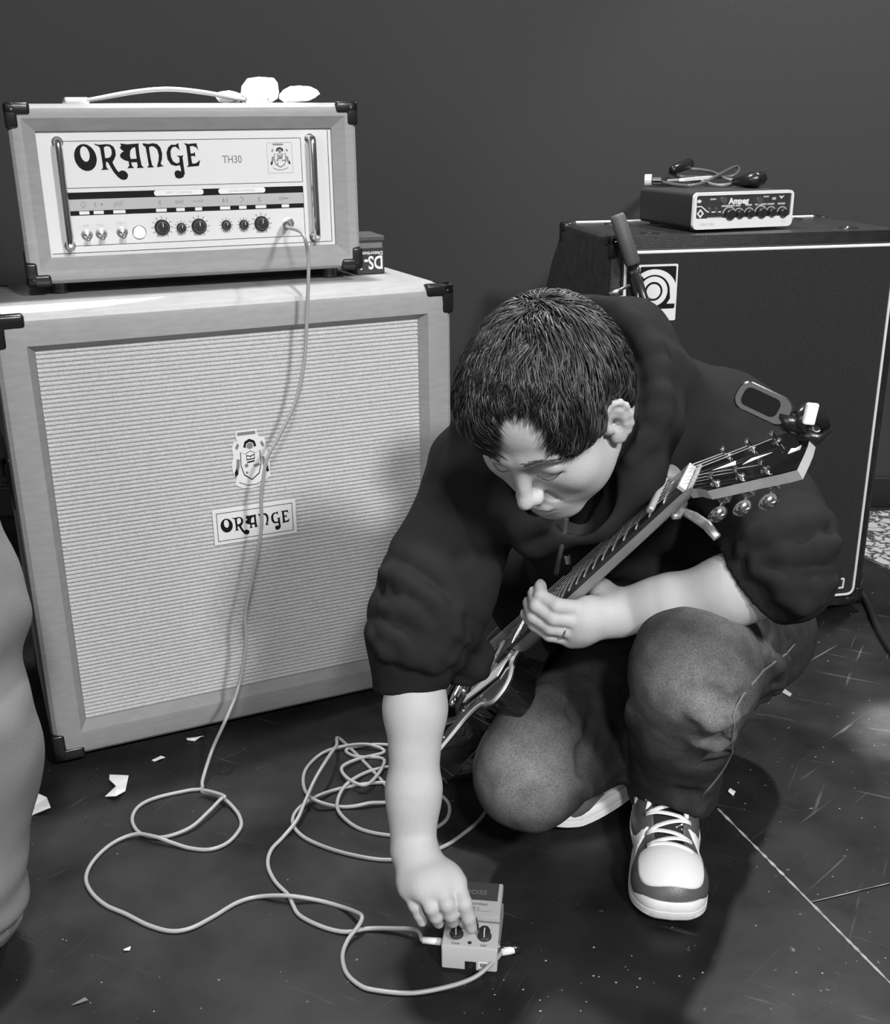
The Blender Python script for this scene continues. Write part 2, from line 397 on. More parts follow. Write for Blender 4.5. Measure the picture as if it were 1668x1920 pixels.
# lettering with swash capitals, traced as outlines (units of the trace, y down)
def _el(cx, cy, rx, ry, a=0., n=28):
    a = math.radians(a); return [(cx+rx*math.cos(t)*math.cos(a)-ry*math.sin(t)*math.sin(a), cy+rx*math.cos(t)*math.sin(a)+ry*math.sin(t)*math.cos(a)) for t in [2*PI*i/n for i in range(n)]]
LOGO = [
 (_el(323, 347, 112, 136, -8), [_el(321, 311, 46, 78, -6)]),
 ([(425, 207), (470, 219), (500, 217), (550, 213), (590, 218), (620, 240), (635, 278), (634, 325), (615, 365), (592, 395), (600, 420), (622, 465), (645, 498), (660, 486), (685, 480), (712, 487), (733, 508), (740, 535), (725, 565), (698, 579), (662, 572), (630, 545), (596, 500), (570, 450), (548, 400), (527, 388), (522, 425), (528, 455), (550, 470), (465, 474), (487, 455), (490, 420), (480, 250), (462, 232), (435, 222)], [[(520, 245), (550, 232), (580, 240), (595, 270), (594, 310), (578, 340), (550, 353), (522, 352)]]),
 ([(690, 207), (760, 216), (885, 207), (878, 232), (880, 330), (890, 430), (912, 456), (838, 458), (848, 436), (845, 398), (786, 398), (790, 434), (812, 457), (738, 460), (762, 432), (758, 388), (715, 376), (680, 350), (677, 320), (700, 296), (722, 286), (695, 268), (682, 245), (700, 232)], [[(842, 245), (845, 362), (784, 364), (778, 330), (788, 280), (812, 252)]]),
 ([(922, 206), (960, 210), (985, 213), (1030, 205), (1075, 215), (1105, 250), (1118, 310), (1110, 370), (1092, 412), (1100, 428), (1124, 440), (1050, 452), (1058, 420), (1072, 385), (1080, 330), (1070, 272), (1040, 240), (1008, 235), (985, 248), (990, 350), (1000, 428), (1020, 452), (945, 454), (965, 432), (958, 330), (950, 245), (925, 225)], []),
 ([(1298, 204), (1300, 240), (1308, 280), (1290, 262), (1262, 240), (1232, 248), (1208, 285), (1208, 345), (1225, 392), (1262, 415), (1293, 402), (1296, 355), (1268, 332), (1305, 336), (1342, 330), (1330, 350), (1334, 430), (1340, 520), (1318, 560), (1277, 573), (1240, 562), (1227, 525), (1240, 492), (1270, 484), (1300, 498), (1302, 462), (1292, 432), (1250, 441), (1200, 425), (1168, 370), (1163, 305), (1185, 250), (1220, 221), (1265, 222)], []),
 ([(1358, 205), (1400, 213), (1492, 207), (1498, 245), (1510, 280), (1484, 250), (1455, 236), (1418, 238), (1421, 312), (1448, 312), (1467, 298), (1467, 348), (1448, 336), (1421, 340), (1427, 415), (1460, 418), (1490, 400), (1518, 378), (1498, 443), (1368, 452), (1387, 428), (1384, 330), (1380, 236)], [])]
def logo(name, parent, x0, z0, w, y, m, depth=.0004):
    """x0, z0: left end and cap-line; w: total width"""
    s = w/(1518-211); bm = B()
    for out, holes in LOGO:
        f = lambda p: (x0+(p[0]-211)*s, z0-(p[1]-210-(-.012)*(p[0]-211))*s)
        prism(bm, [f(p) for p in out], y-depth, y, [[f(p) for p in h] for h in holes])
    return obj(name, bm, m, parent)
def crest(parent, x0, x1, z0, z1, y, sticker=True):
    """heraldic sticker: shield with two supporters, wreath, banner"""
    cx, cz, w, h = (x0+x1)/2, (z0+z1)/2, (x1-x0), (z1-z0)
    P = lambda pts: [(cx+a*w, cz+b*h) for a, b in pts]
    S = lambda pts: [(cx-a*w, cz+b*h) for a, b in pts][::-1]
    E_ = lambda a, b, r, rz=None, n=14: [(cx+(a+r*math.cos(t))*w, cz+b*h+(rz or r)*w*math.sin(t)) for t in [2*PI*i/n for i in range(n)]]
    if sticker:
        base = [(-.34, .38), (-.34, .50), (.20, .50), (.22, .40), (.30, .36), (.40, .33), (.42, .20), (.47, .05), (.50, -.15), (.48, -.33), (.38, -.37), (.30, -.42), (.12, -.48), (-.05, -.50), (-.25, -.48), (-.45, -.41), (-.40, -.28), (-.48, -.2), (-.50, -.05), (-.44, .08), (-.46, .22), (-.40, .33), (-.30, .32)]
        obj('sticker_backing', prism(B(), P(base), y-.0006, y), M_WHITE, parent, label='white die-cut backing')
    yy = y-.0007
    bm = B(); prism(bm, P([(-.30, .42), (-.30, .475), (.17, .475), (.17, .42)]), yy-.0003, yy)
    prism(bm, E_(0, .23, .085), yy-.0003, yy)
    for mir in (P, S):
        prism(bm, mir([(-.28, .02), (-.36, .03), (-.38, -.08), (-.42, -.2), (-.34, -.2), (-.30, -.1)]), yy-.0003, yy)
        prism(bm, mir([(-.38, .22), (-.32, .30), (-.27, .26), (-.33, .18)]), yy-.0003, yy)
    prism(bm, P([(-.34, -.38), (-.12, -.45), (.12, -.45), (.34, -.38), (.34, -.36), (.12, -.43), (-.12, -.43), (-.34, -.36)]), yy-.0003, yy)
    prism(bm, E_(-.12, -.1, .05), yy-.0003, yy); prism(bm, E_(-.12, -.22, .035), yy-.0003, yy); prism(bm, P([(.05, -.1), (.22, -.08), (.24, -.12), (.1, -.14)]), yy-.0003, yy)
    obj('crest_grey_print', bm, M_GPRINT, parent)
    bm = B()
    arch = [(-.17, .22), (-.13, .31), (0, .35), (.13, .31), (.17, .22), (.11, .20), (.09, .27), (0, .30), (-.09, .27), (-.11, .20)]
    prism(bm, P(arch), yy-.0004, yy); prism(bm, P([(-.44, -.2), (-.38, -.12), (-.34, -.22), (-.42, -.28)]), yy-.0004, yy); prism(bm, P([(-.1, -.035), (.1, -.02), (.1, -.045), (-.1, -.06)]), yy-.0004, yy)
    prism(bm, P([(.38, -.2), (.42, -.1), (.46, -.24), (.40, -.25)]), yy-.0004, yy)
    sh = [(-.26, .14), (-.14, .10), (0, .15), (.14, .10), (.26, .14), (.27, -.1), (.2, -.26), (0, -.36), (-.2, -.26), (-.27, -.1)]
    shi = [(a*.93, b*.94) for a, b in sh]; prism(bm, P(sh), yy-.0004, yy, [P(shi)])
    prism(bm, P([(-.11, .08), (-.11, -.01), (.11, 0), (.11, .09), (0, .06)]), yy-.0004, yy, [P([(-.095, .06), (-.095, .01), (-.005, .01), (-.005, .045)]), P([(.095, .07), (.095, .02), (.005, .01), (.005, .045)])])
    obj('crest_dark_print', bm, M_PRINT, parent)

# ---- 4x12 speaker cabinet
CW, CD, CH = .77, .38, .777
CFR = (-.6862, 1.6404, .015, .4174)
cab = empty('speaker_cabinet', CFR[:3], CFR[3], label='large pale grey speaker cabinet with ribbed light grille, under the amplifier head', cat='speaker cabinet')
cab_shell(cab, CW, CD, CH, .048, .060, .022, M_TOLEX, .018)
bm = B(); nr = 91; g0 = .0601; gh = CH-.1202; rows = []
for i in range(nr):
    z = g0+gh*i/nr; p = gh/nr
    for t, y in ((0., .0232), (.12, .0225), (.22, .0208), (.5, .0198), (.78, .0205), (.9, .0222)): rows.append((z+p*t, y))
rows.append((g0+gh, .0232)); xs = np.linspace(.0601, CW-.0601, 24)
VV = [[bm.verts.new((x, y, z)) for x in xs] for z, y in rows]
for a, b in zip(VV, VV[1:]):
    for i in range(len(xs)-1): bm.faces.new((a[i], a[i+1], b[i+1], b[i]))
obj('speaker_grille', bm, M_GRILLE, cab, smooth=True, label='pale woven grille cloth with horizontal ribs')
for sx in (0, 1):
    for sy in (0, 1):
        for sz in (0, 1):
            if sy: 
                if not sx and sz: pass
            bm = B(); corner_cap(bm, CW, CD, CH, sx, sy, sz, .05, .020); obj('corner_protector', bm, M_BPLAS, cab, auto=40)
for x in (.06, CW-.06):
    for y in (.06, CD-.06): obj('rubber_foot', lathe(B(), [(0, 0), (.019, 0), (.018, -.0149), (0, -.0149)], (x, y, 0), (0, 0, 1), 14), M_BPLAS, cab)
# recessed side handles
for x, s in ((0, -1), (CW, 1)):
    bm = B(); box(bm, x-.003, x+.003, CD/2-.09, CD/2+.09, CH*.62-.045, CH*.62+.045, .0025); h = obj('side_handle', bm, M_BPLAS, cab)
    obj('grip_bar', tube(B(), [(x+s*.004, CD/2-.07, CH*.62), (x+s*.012, CD/2-.05, CH*.62), (x+s*.012, CD/2+.05, CH*.62), (x+s*.004, CD/2+.07, CH*.62)], .006, 8), M_BPLAS, h)
BD = empty('name_badge', mw=None, label=None)
BD.parent = cab; tag(BD, label='white framed name badge on the grille')
c = [onplane(CFR, x, y, .019) for x, y in ((396, 958), (551, 934), (558, 998), (403, 1023))]
bx0 = (c[0][0]+c[3][0])/2; bx1 = (c[1][0]+c[2][0])/2; bz1 = (c[0][1]+c[1][1])/2; bz0 = (c[2][1]+c[3][1])/2; bw = bx1-bx0
obj('badge_plate', box(B(), bx0, bx1, .0165, .0198, bz0, bz1, .0006), M_WHITE, BD)
bm = B(); q = .0065; prism(bm, [(bx0+q, bz0+q), (bx1-q, bz0+q), (bx1-q, bz1-q), (bx0+q, bz1-q)], .0161, .0165, [[(bx0+q+.001, bz0+q+.001), (bx1-q-.001, bz0+q+.001), (bx1-q-.001, bz1-q-.001), (bx0+q+.001, bz1-q-.001)]])
obj('badge_line', bm, M_PRINT, BD)
logo('badge_lettering', BD, bx0+bw*.085, bz1-(bz1-bz0)*.27, bw*.83, .0165, M_PRINT)
CR1 = empty('crest_sticker'); CR1.parent = cab; tag(CR1, label='die-cut heraldic crest sticker on the grille')
k0 = onplane(CFR, 430, 806, .019); k1 = onplane(CFR, 510, 908, .019)
crest(CR1, k0[0]-.001, k1[0]-.001, k1[1]-.002, k0[1]-.004, .0197)

# ---- amplifier head on the cabinet
HW, HD, HH = .5819, .24, .2868
HFR = (-.6933, 1.8375, .015+CH+.0202, .3601)
amp = empty('amplifier_head', HFR[:3], HFR[3], label='grey covered amplifier head with white control panel, standing on the large pale cabinet', cat='amplifier')
cab_shell(amp, HW, HD, HH, .022, .042, .020, M_TOLEX, .014)
for sx in (0, 1):
    for sy in (0, 1):
        for sz in (0, 1): bm = B(); corner_cap(bm, HW, HD, HH, sx, sy, sz, .038, .018); obj('corner_protector', bm, M_BPLAS, amp, auto=40)
for x in (.05, HW-.05):
    for y in (.05, HD-.05): obj('rubber_foot', lathe(B(), [(0, 0), (.016, 0), (.015, -.0195), (0, -.0195)], (x, y, 0), (0, 0, 1), 14), M_BPLAS, amp)
YP = .026
pl = lambda x, y, yp=YP: onplane(HFR, x, y, yp)
obj('control_panel', box(B(), .0421, HW-.0421, YP, YP+.005, .0421, HH-.0421), M_PANEL, amp)
PX0, PX1, PZ0, PZ1 = .0421, HW-.0421, .0421, HH-.0421
bm = B()
def hline(bm, a, b, t, y=YP): # thin printed line between two panel points
    d = nrm(np.subtract(b, a)); q = np.array([-d[1], d[0]])*t/2; a = np.array(a); b = np.array(b)
    prism(bm, [tuple(a-q), tuple(b-q), tuple(b+q), tuple(a+q)], y-.0003, y)
lx0 = pl(135, 450)[0]-.008; lx1 = pl(567, 340)[0]
zt = PZ1-.016; zm = pl(350, 347)[1]; zb = pl(350, 452)[1]
for z in (zt, zm): hline(bm, (lx0, z), (lx1, z), .0009)
hline(bm, (lx0, zb), (lx1, zb), .0009); hline(bm, (lx1, zm), (lx1, zt), .0009); hline(bm, (lx1, zm-.01), (lx1, zb), .0008)
hline(bm, (PX0+.003, PZ0+.006), (PX1-.006, PZ0+.006), .0010); hline(bm, (PX1-.006, PZ0+.006), (PX1-.006, PZ1-.003), .0010)
obj('panel_lines', bm, M_PRINT, amp)
# striped legend band
z1, z2, z3, z4 = [pl(350, y)[1] for y in (355, 367.5, 388.5, 397)]
bm = B(); fbox(bm, (lx0, lx1), (z1, z2), YP-.0004, YP); fbox(bm, (lx0, lx1), (z3, z4), YP-.0004, YP); obj('black_stripes', bm, M_PRINT, amp)
obj('legend_band', fbox(B(), (lx0, lx1), (z2, z3), YP-.0003, YP), mat('legend_grey', .40, .5), amp)
for xa, xb, s in ((288, 381, 'DIRTY CHANNEL'), (409, 497, 'CLEAN CHANNEL')):
    a = pl(xa, 357)[0]; b = pl(xb, 355)[0]; h = (z1-z2)*.42; zc = (z1+z2)/2+.0008
    o = obj('channel_plate', prism(B(), rrect(a, b, zc-h, zc+h, h*.99, 6), YP-.0007, YP-.0002), M_WHITE, amp)
    text('channel_lettering', s, h*1.25, o, ((a+b)/2, YP-.0007, zc-h*.42), M_LPRINT, align='CENTER')
for x, w in ((157, 19), (184, 19), (223, 23), (302, 20), (338, 16), (372, 13), (422, 19), (455, 14), (489, 20), (535, 14)):
    a = pl(x-w/2, 390)[0]; b = pl(x+w/2, 390)[0]; obj('legend_label', fbox(B(), (a, b), (z3-.0008, z4+.0014), YP-.0007, YP-.0003, .0003), mat('legend_label_white', .7, .5), amp)
bm = B(); zc = (z2+z3)/2
def ring(bm, x, z, r, t, y=YP-.0003, n=16, a0=0, a1=360):
    o = [(x+r*math.cos(math.radians(a0+(a1-a0)*i/n)), z+r*math.sin(math.radians(a0+(a1-a0)*i/n))) for i in range(n+1)]
    i_ = [(x+(r-t)*math.cos(math.radians(a0+(a1-a0)*i/n)), z+(r-t)*math.sin(math.radians(a0+(a1-a0)*i/n))) for i in range(n+1)]
    prism(bm, o+i_[::-1], y-.0003, y)
gx = [pl(x, 378)[0] for x in (155, 180, 190, 221, 300, 336, 370, 420, 454, 487, 530)]
ring(bm, gx[0], zc+.001, .0042, .0008, n=18); hline(bm, (gx[0]-.001, zc-.0045), (gx[0]+.001, zc-.0045), .002, YP-.0003)
for k in (.0022, .0042): ring(bm, gx[1], zc, k, .0007, n=8, a0=90, a1=270)
ring(bm, gx[2], zc, .0018, .0017)
for i, k in enumerate((-.006, -.002, .002, .006)): ring(bm, gx[3]+k, zc+(.002 if i % 2 else -.002), .0026, .0007)
for k in (.002, .0036, .005): ring(bm, gx[4]+.002, zc, k, .0006, n=8, a0=100, a1=260)
for s in (-1, 1): hline(bm, (gx[5]-.006, zc+s*.003), (gx[5]+.006, zc-s*.003), .0008, YP-.0003); hline(bm, (gx[5]+s*.006, zc+.003), (gx[5]+s*.006, zc-.003), .0008, YP-.0003)
for k in range(5): hline(bm, (gx[6]-.008+k*.0034, zc-.0015+(k % 2)*.003), (gx[6]-.008+(k+1)*.0034, zc+.0015-(k % 2)*.003), .0008, YP-.0003)
hline(bm, (gx[6]+.007, zc+.0035), (gx[6]+.009, zc-.001), .0009, YP-.0003)
hline(bm, (gx[7]-.002, zc-.005), (gx[7]-.001, zc+.005), .0009, YP-.0003); ring(bm, gx[7]-.001, zc-.0005, .0024, .0008, n=10); hline(bm, (gx[7]+.005, zc-.004), (gx[7]+.006, zc+.004), .0014, YP-.0003)
ring(bm, gx[8]-.001, zc+.0015, .0034, .0011, n=10, a0=-80, a1=160); hline(bm, (gx[8]-.001, zc-.003), (gx[8]-.0035, zc-.005), .001, YP-.0003)
for k in (.002, .0036, .005): ring(bm, gx[9]+.002, zc, k, .0006, n=8, a0=100, a1=260)
a, b = gx[10]-.006, gx[10]+.003; prism(bm, [(a, zc-.002), (b, zc-.002), (b, zc+.002), (a, zc+.002)], YP-.0006, YP-.0003, [[(a+.0008, zc-.0012), (b-.0008, zc-.0012), (b-.0008, zc+.0012), (a+.0008, zc+.0012)]]); hline(bm, (b, zc), (b+.007, zc), .0016, YP-.0003)
tag(obj('legend_symbols', bm, M_GPRINT, amp), kind='stuff')
# name lettering, model number, crest
a = pl(138, 285); b = pl(373, 272); capz = pl(255, 268)[1]
logo('name_lettering', amp, a[0], capz, b[0]-a[0], YP, M_PRINT)
a = pl(417, 305); b = pl(461, 303); t = text('model_lettering', 'TH30', (pl(440, 290)[1]-pl(440, 305)[1])*1.35, amp, (a[0], YP, pl(440, 305.5)[1]), M_GPRINT, bold=.0002)
t.scale.x = .82
a = pl(499, 267); b = pl(552, 324)
bm = B(); prism(bm, [(a[0], b[1]), (b[0]-.002, b[1]), (b[0]-.002, a[1]), (a[0], a[1])], YP-.0004, YP, [[(a[0]+.001, b[1]+.001), (b[0]-.003, b[1]+.001), (b[0]-.003, a[1]-.001), (a[0]+.001, a[1]-.001)]])
cr = obj('crest_print', bm, M_LPRINT, amp); crest(cr, a[0]+.003, b[0]-.005, b[1]+.003, a[1]-.001, YP+.0002, False)
# chrome bar handles
for (xa, ya), (xb, yb) in (((110, 262), (131, 468)), ((584, 256), (597, 450))):
    A = pl(xa, ya, YP-.024); C = pl(xb, yb, YP-.024); xm = (A[0]+C[0])/2
    h = obj('bar_handle', tube(B(), spline([(xm, YP, A[1]-.004), (xm, YP-.016, A[1]-.004), (xm, YP-.024, A[1]-.012), (xm, YP-.024, (A[1]+C[1])/2), (xm, YP-.024, C[1]+.012), (xm, YP-.016, C[1]+.004), (xm, YP, C[1]+.004)], 5), .0062, 12), M_CHROME, amp, smooth=True, label='polished metal bar handle')
    for z in (A[1]-.004, C[1]+.004): obj('mounting_washer', lathe(B(), [(0, 0), (.010, 0), (.009, .0016), (0, .0016)], (xm, YP, z), (0, -1, 0), 16), M_CHROME, h)
# toggle switches, lamp, knobs, jack
for x, y, s in ((163, 440, 'OFF'), (190, 438, 'FULL'), (229, 435, 'DIRTY')):
    X, Z = pl(x, y)
    o = obj('toggle_switch', lathe(B(), [(0, 0), (.0095, 0), (.0095, .0012), (.006, .0016), (.006, .006), (.0045, .007), (0, .007)], (X, YP, Z), (0, -1, 0), 18), M_NICKEL, amp, auto=40)
    obj('bat_lever', tube(B(), [(X, YP-.004, Z), (X+.0005, YP-.012, Z-.003), (X+.001, YP-.021, Z-.0065)], [.0022, .0026, .0034], 10), M_CHROME, o, smooth=True)
    text('switch_lettering', s, .0058, amp, (X, YP, Z+.0125), M_LPRINT, align='CENTER')
X, Z = pl(261, 435)
o = obj('pilot_lamp', lathe(B(), [(0, 0), (.0115, 0), (.0115, .003), (.010, .004), (0, .004)], (X, YP, Z), (0, -1, 0), 20), M_CHROME, amp, auto=40)
obj('lamp_lens', lathe(B(), [(0, .003), (.0100, .003), (.0098, .007), (.0075, .0095), (.004, .0105), (0, .011)], (X, YP, Z), (0, -1, 0), 20), M_WLAMP, o, smooth=True, label='glowing white lamp lens')
for x, y, r in ((307, 429, .0125), (343, 430, .0080), (376, 427, .0125), (427, 425, .0082), (460, 424, .0080), (493, 422, .0125)):
    X, Z = pl(x-3, y-3)
    prof = [(0, 0), (r*1.05, 0), (r*1.05, .003), (r*.86, .0045), (r*.80, .012), (r*.70, .0155), (0, .0155)]
    k = obj('control_knob', lathe(B(), prof, (X, YP, Z), (0, -1, 0), 24), M_KNOB, amp, auto=35)
    bm = B()
    for i in range(11):
        a = math.radians(-150+i*30); d = (math.sin(a), math.cos(a)); hline(bm, (X+d[0]*r*1.15, Z+d[1]*r*1.15), (X+d[0]*r*1.5, Z+d[1]*r*1.5), .0008)
    obj('dial_ticks', bm, M_PRINT, amp)
    bm = B(); prism(bm, [(X-.0005, Z+r*.1), (X+.0005, Z+r*.1), (X+.0005, Z+r*.66), (X-.0005, Z+r*.66)], YP-.0160, YP-.0154); obj('pointer_line', bm, M_WHITE, k)
JX, JZ = pl(540, 419)
o = obj('input_jack', lathe(B(), [(0, 0), (.011, 0), (.011, .0015), (.008, .0025), (.008, .006), (0, .006)], (JX, YP, JZ), (0, -1, 0), 8), M_NICKEL, amp, auto=40)
# strap handle on the amp top
SX = HW/2-.02; yh = HD*.45
o = obj('strap_handle', tube(B(), spline([(SX-.155, yh, HH+.006), (SX-.13, yh, HH+.008), (SX-.06, yh, HH+.020), (0+SX, yh, HH+.025), (SX+.06, yh, HH+.020), (SX+.13, yh, HH+.008), (SX+.155, yh, HH+.006)], 6), .014, 12, flat=.28, up=(0, 0, 1)), mat('grey_strap', .25, .5), amp, smooth=True)
for s in (-1, 1): obj('handle_end_cap', box(B(), SX+s*.155-.022, SX+s*.155+.022, yh-.017, yh+.017, HH-.001, HH+.012, .005, 3), M_NICKEL, o)

# things behind / on the amp head
def world_of(fr, p):
    a = fr[3]; return np.array([fr[0]+math.cos(a)*p[0]-math.sin(a)*p[1], fr[1]+math.sin(a)*p[0]+math.cos(a)*p[1], fr[2]+p[2]])
topz = HFR[2]+HH
def crumple(name, c, r, m, seed, label, cat, squash=.6, group=None, sub=2):
    rs = np.random.RandomState(seed); bm = B(); bmesh.ops.create_icosphere(bm, subdivisions=sub, radius=1.)
    dirs = [nrm(rs.normal(size=3)) for _ in range(14)]
    for v in bm.verts:
        p = np.array(v.co); d = 1.
        for q in dirs: d = min(d, .62/max(p@q, .2)*rs.uniform(.93, 1.07))
        v.co = Vector(p*d*np.array(r))
    zmin = min(v.co.z for v in bm.verts)
    for v in bm.verts: v.co.z -= zmin
    o = obj(name, bm, m); o.location = c; return tag(o, label, cat, group)
P = world_of(HFR, (.435, .115, HH)); crumple('crumpled_paper', (P[0], P[1], topz+.0005), (.052, .03, .028), M_PAPER, 3, 'tall crumpled white paper in bright sun on top of the amplifier head', 'paper')
P = world_of(HFR, (.505, .10, HH)); crumple('crumpled_tissue', (P[0], P[1], topz+.0005), (.055, .030, .021), M_PAPER, 8, 'low crumpled white tissue at the right end of the amplifier head top', 'tissue')
P = world_of(HFR, (.385, .14, HH)); crumple('folded_cloth', (P[0], P[1], topz+.0005), (.040, .035, .016), M_PAPER, 11, 'flat white cloth beside the strap handle on the amplifier head', 'cloth')
# black cardboard pedal box standing upside down behind the head's right end
bxz = .015+CH; sc = 2028
PL = onplane((0, 2.075, bxz, .36), 676, 505); 
BF = (HFR[0]+math.cos(.3601)*(HW+.002)-math.sin(.3601)*.055, HFR[1]+math.sin(.3601)*(HW+.002)+math.cos(.3601)*.055, bxz, .33)
bA = onplane(BF, 679, 470); bB = onplane(BF, 720, 470); bT = onplane(BF, 700, 430); bC = onplane(BF, 700, 501)
bw_, bh_ = bB[0]-bA[0], bT[1]-bC[1]
pb = empty('pedal_box', BF[:3], BF[3], label='small black cardboard box with upside-down white lettering, behind the right end of the amplifier head', cat='box')
x1_ = bB[0]; x0_ = max(.004, x1_-.085)
obj('carton', box(B(), x0_, x1_, 0, .10, .0005, bh_, .0015), mat('black_card', .03, .35), pb)
obj('grey_band', box(B(), x0_+.001, x1_-.004, -.0004, .0005, bh_*.70, bh_*.84), mat('card_grey', .16, .4), pb)
obj('lid_edge', box(B(), x0_-.0006, x1_+.0006, -.0012, .101, bh_*.90, bh_+.001, .001), mat('card_grey2', .08, .35), pb)
t = text('model_lettering', 'DS-1', .034, pb, (x1_-.003, -.0003, .0335), M_WHITE, bold=.0008, rx=PI/2, ry=PI, depth=.0005)
t.scale = (.72, 1, 1); t.rotation_euler = (PI/2, PI, 0)
t = text('name_lettering', 'Distortion', .0095, pb, (x1_-.003, -.0003, .0425), M_WHITE, bold=.0002, ry=PI); t.rotation_euler = (PI/2, PI, 0)

# ---- second cabinet (dark) with small amplifier
AW, AD, AH = .6295, .3896, .8305
AFR = (.3285, 2.1534, .02, .1679)
ac = empty('bass_speaker_cabinet', AFR[:3], AFR[3], label='tall black speaker cabinet with white piping and a square badge, behind the crouching person', cat='speaker cabinet')
bm = B(); n = 6
prof = [(0, 0), (0, AH), (AD, AH), (AD+.015, AH*.5), (AD+.015, 0)]
def alp(x, i):
    return [(x, y, z) for y, z in ((i, i), (i, AH*.5), (i, AH-i), (AD-.05-i, AH-i), (AD-.02-i, AH-i-.012), (AD+.05-i, AH-.09), (AD+.15-i, AH-.22), (AD+.17-i, AH-.27), (AD+.17-i, i))]
loft(bm, [alp(0, .012), alp(.003, .005), alp(.012, 0), alp(AW-.012, 0), alp(AW-.003, .005), alp(AW, .012)])
obj('cabinet_shell', bm, M_BTOLEX, ac, auto=30)
obj('grille_frame', box(B(), .022, AW-.022, -.006, .004, .022, AH-.022, .003), mat('frame_black', .01, .5), ac)
obj('speaker_grille', box(B(), .031, AW-.031, -.0085, -.003, .031, AH-.031, .004), M_BGRILLE, ac, label='dark woven grille cloth')
pr_ = [(x, -.008, z) for x, z in rrect(.029, AW-.029, .029, AH-.029, .016, 6)]; pr_.append(pr_[0])
obj('white_piping', tube(B(), pr_, .0032, 8, caps=False), M_WHITE, ac, smooth=True, label='white piping around the grille')
pr_ = [(.03, AD-.045, AH+.001), (AW-.03, AD-.045, AH+.001)]
obj('rear_piping', tube(B(), pr_, .0028, 8), M_WHITE, ac, label='white piping along the rear top edge')
for sx in (0, 1):
    for sy in (0, 1):
        for sz in (0, 1): bm = B(); corner_cap(bm, AW, AD-.02 if sz else AD+.17, AH, sx, sy, sz, .04, .018, .0018); obj('corner_protector', bm, M_BPLAS, ac, auto=40, label=None)
for x in (.10, AW-.10):
    for y in (.06, AD-.09):
        o = obj('stacking_cup', lathe(B(), [(0, 0), (.020, 0), (.019, .0015), (.012, .0018), (.009, .001), (0, .001)], (x, y, AH), (0, 0, 1), 20), M_BPLAS, ac); o.scale = (1, 1, 1)
        obj('cup_screw', lathe(B(), [(0, .001), (.006, .001), (.004, .004), (0, .0045)], (x, y, AH), (0, 0, 1), 10), M_CHROME, o)
for z, y in ((.62, .06), (.60, .12), (.60, .19), (.60, .26), (.70, .03)): obj('side_screw', lathe(B(), [(0, 0), (.005, 0), (.003, .002), (0, .0025)], (0, y, z), (-1, 0, 0), 10), M_CHROME, ac)
bm = B(); box(bm, -.006, .001, .05, .27, .56, .66, .004); obj('side_handle_plate', bm, M_BPLAS, ac)
for x in (.07, AW-.07):
    for y in (.06, AD-.06): obj('rubber_foot', lathe(B(), [(0, 0), (.02, 0), (.018, -.0195), (0, -.0195)], (x, y, 0), (0, 0, 1), 14), M_BPLAS, ac)
# badge
ab = [onplane(AFR, x, y, -.009) for x, y in ((1197, 497), (1271, 494), (1265, 600), (1227, 600))]
ax1 = ab[1][0]; ax0 = ab[0][0]; az1 = (ab[0][1]+ab[1][1])/2; az0 = ab[2][1]; hh = az1-az0; ww = ax1-ax0
bd = empty('cabinet_badge'); bd.parent = ac; tag(bd, label='square white badge with a ringed letter a')
obj('badge_plate', prism(B(), rrect(ax0, ax1, az0, az1, .003), -.0105, -.0086), M_WHITE, bd)
zs = az0+hh*.215; obj('badge_dark_field', prism(B(), rrect(ax0+.0035, ax1-.0035, zs, az1-.004, .003), -.0110, -.0104), M_PRINT, bd)
cx = ax0+ww*.40; cz = zs+(az1-zs)*.40; R0 = (az1-zs)*.165
bm = B(); y0, y1 = -.0116, -.0109
prism(bm, [(cx+R0*math.cos(t), cz+R0*math.sin(t)) for t in np.linspace(0, 2*PI, 28)[:-1]], y0, y1)
ring(bm, cx, cz, R0*2.02, R0*.72, y=y1, n=36)
pts = [(cx+R0*3.3*math.cos(math.radians(a)), cz+R0*3.0*math.sin(math.radians(a))) for a in np.linspace(128, 8, 18)]+[(cx+R0*3.3, cz-R0*1.75), (cx+R0*2.0, cz-R0*1.75)]
pts += [(cx+R0*2.45, cz-R0*1.0)]+[(cx+R0*2.35*math.cos(math.radians(a)), cz+R0*2.25*math.sin(math.radians(a))) for a in np.linspace(0, 128, 16)]
prism(bm, pts, y0, y1); obj('badge_letter', bm, M_WHITE, bd)
text('badge_script', 'ampeg', hh*.13, bd, (ax0+ww*.20, -.0106, az0+hh*.09), M_GPRINT, bold=.0001)
# small plate by the lower right corner
a = onplane(AFR, 1556, 1090, -.009); b = onplane(AFR, 1583, 1083, -.009); cc = onplane(AFR, 1567, 1104, -.009)
o = obj('corner_plate', prism(B(), rrect(a[0]-.02, b[0], cc[1], b[1], .003), -.0100, -.0086, [rrect(a[0]-.016, b[0]-.004, cc[1]+.004, b[1]-.004, .002)]), M_WHITE, ac, label='small white-edged maker plate')
text('plate_lettering', 'HE', .012, o, (a[0]+.002, -.0092, cc[1]+.006), M_LPRINT)

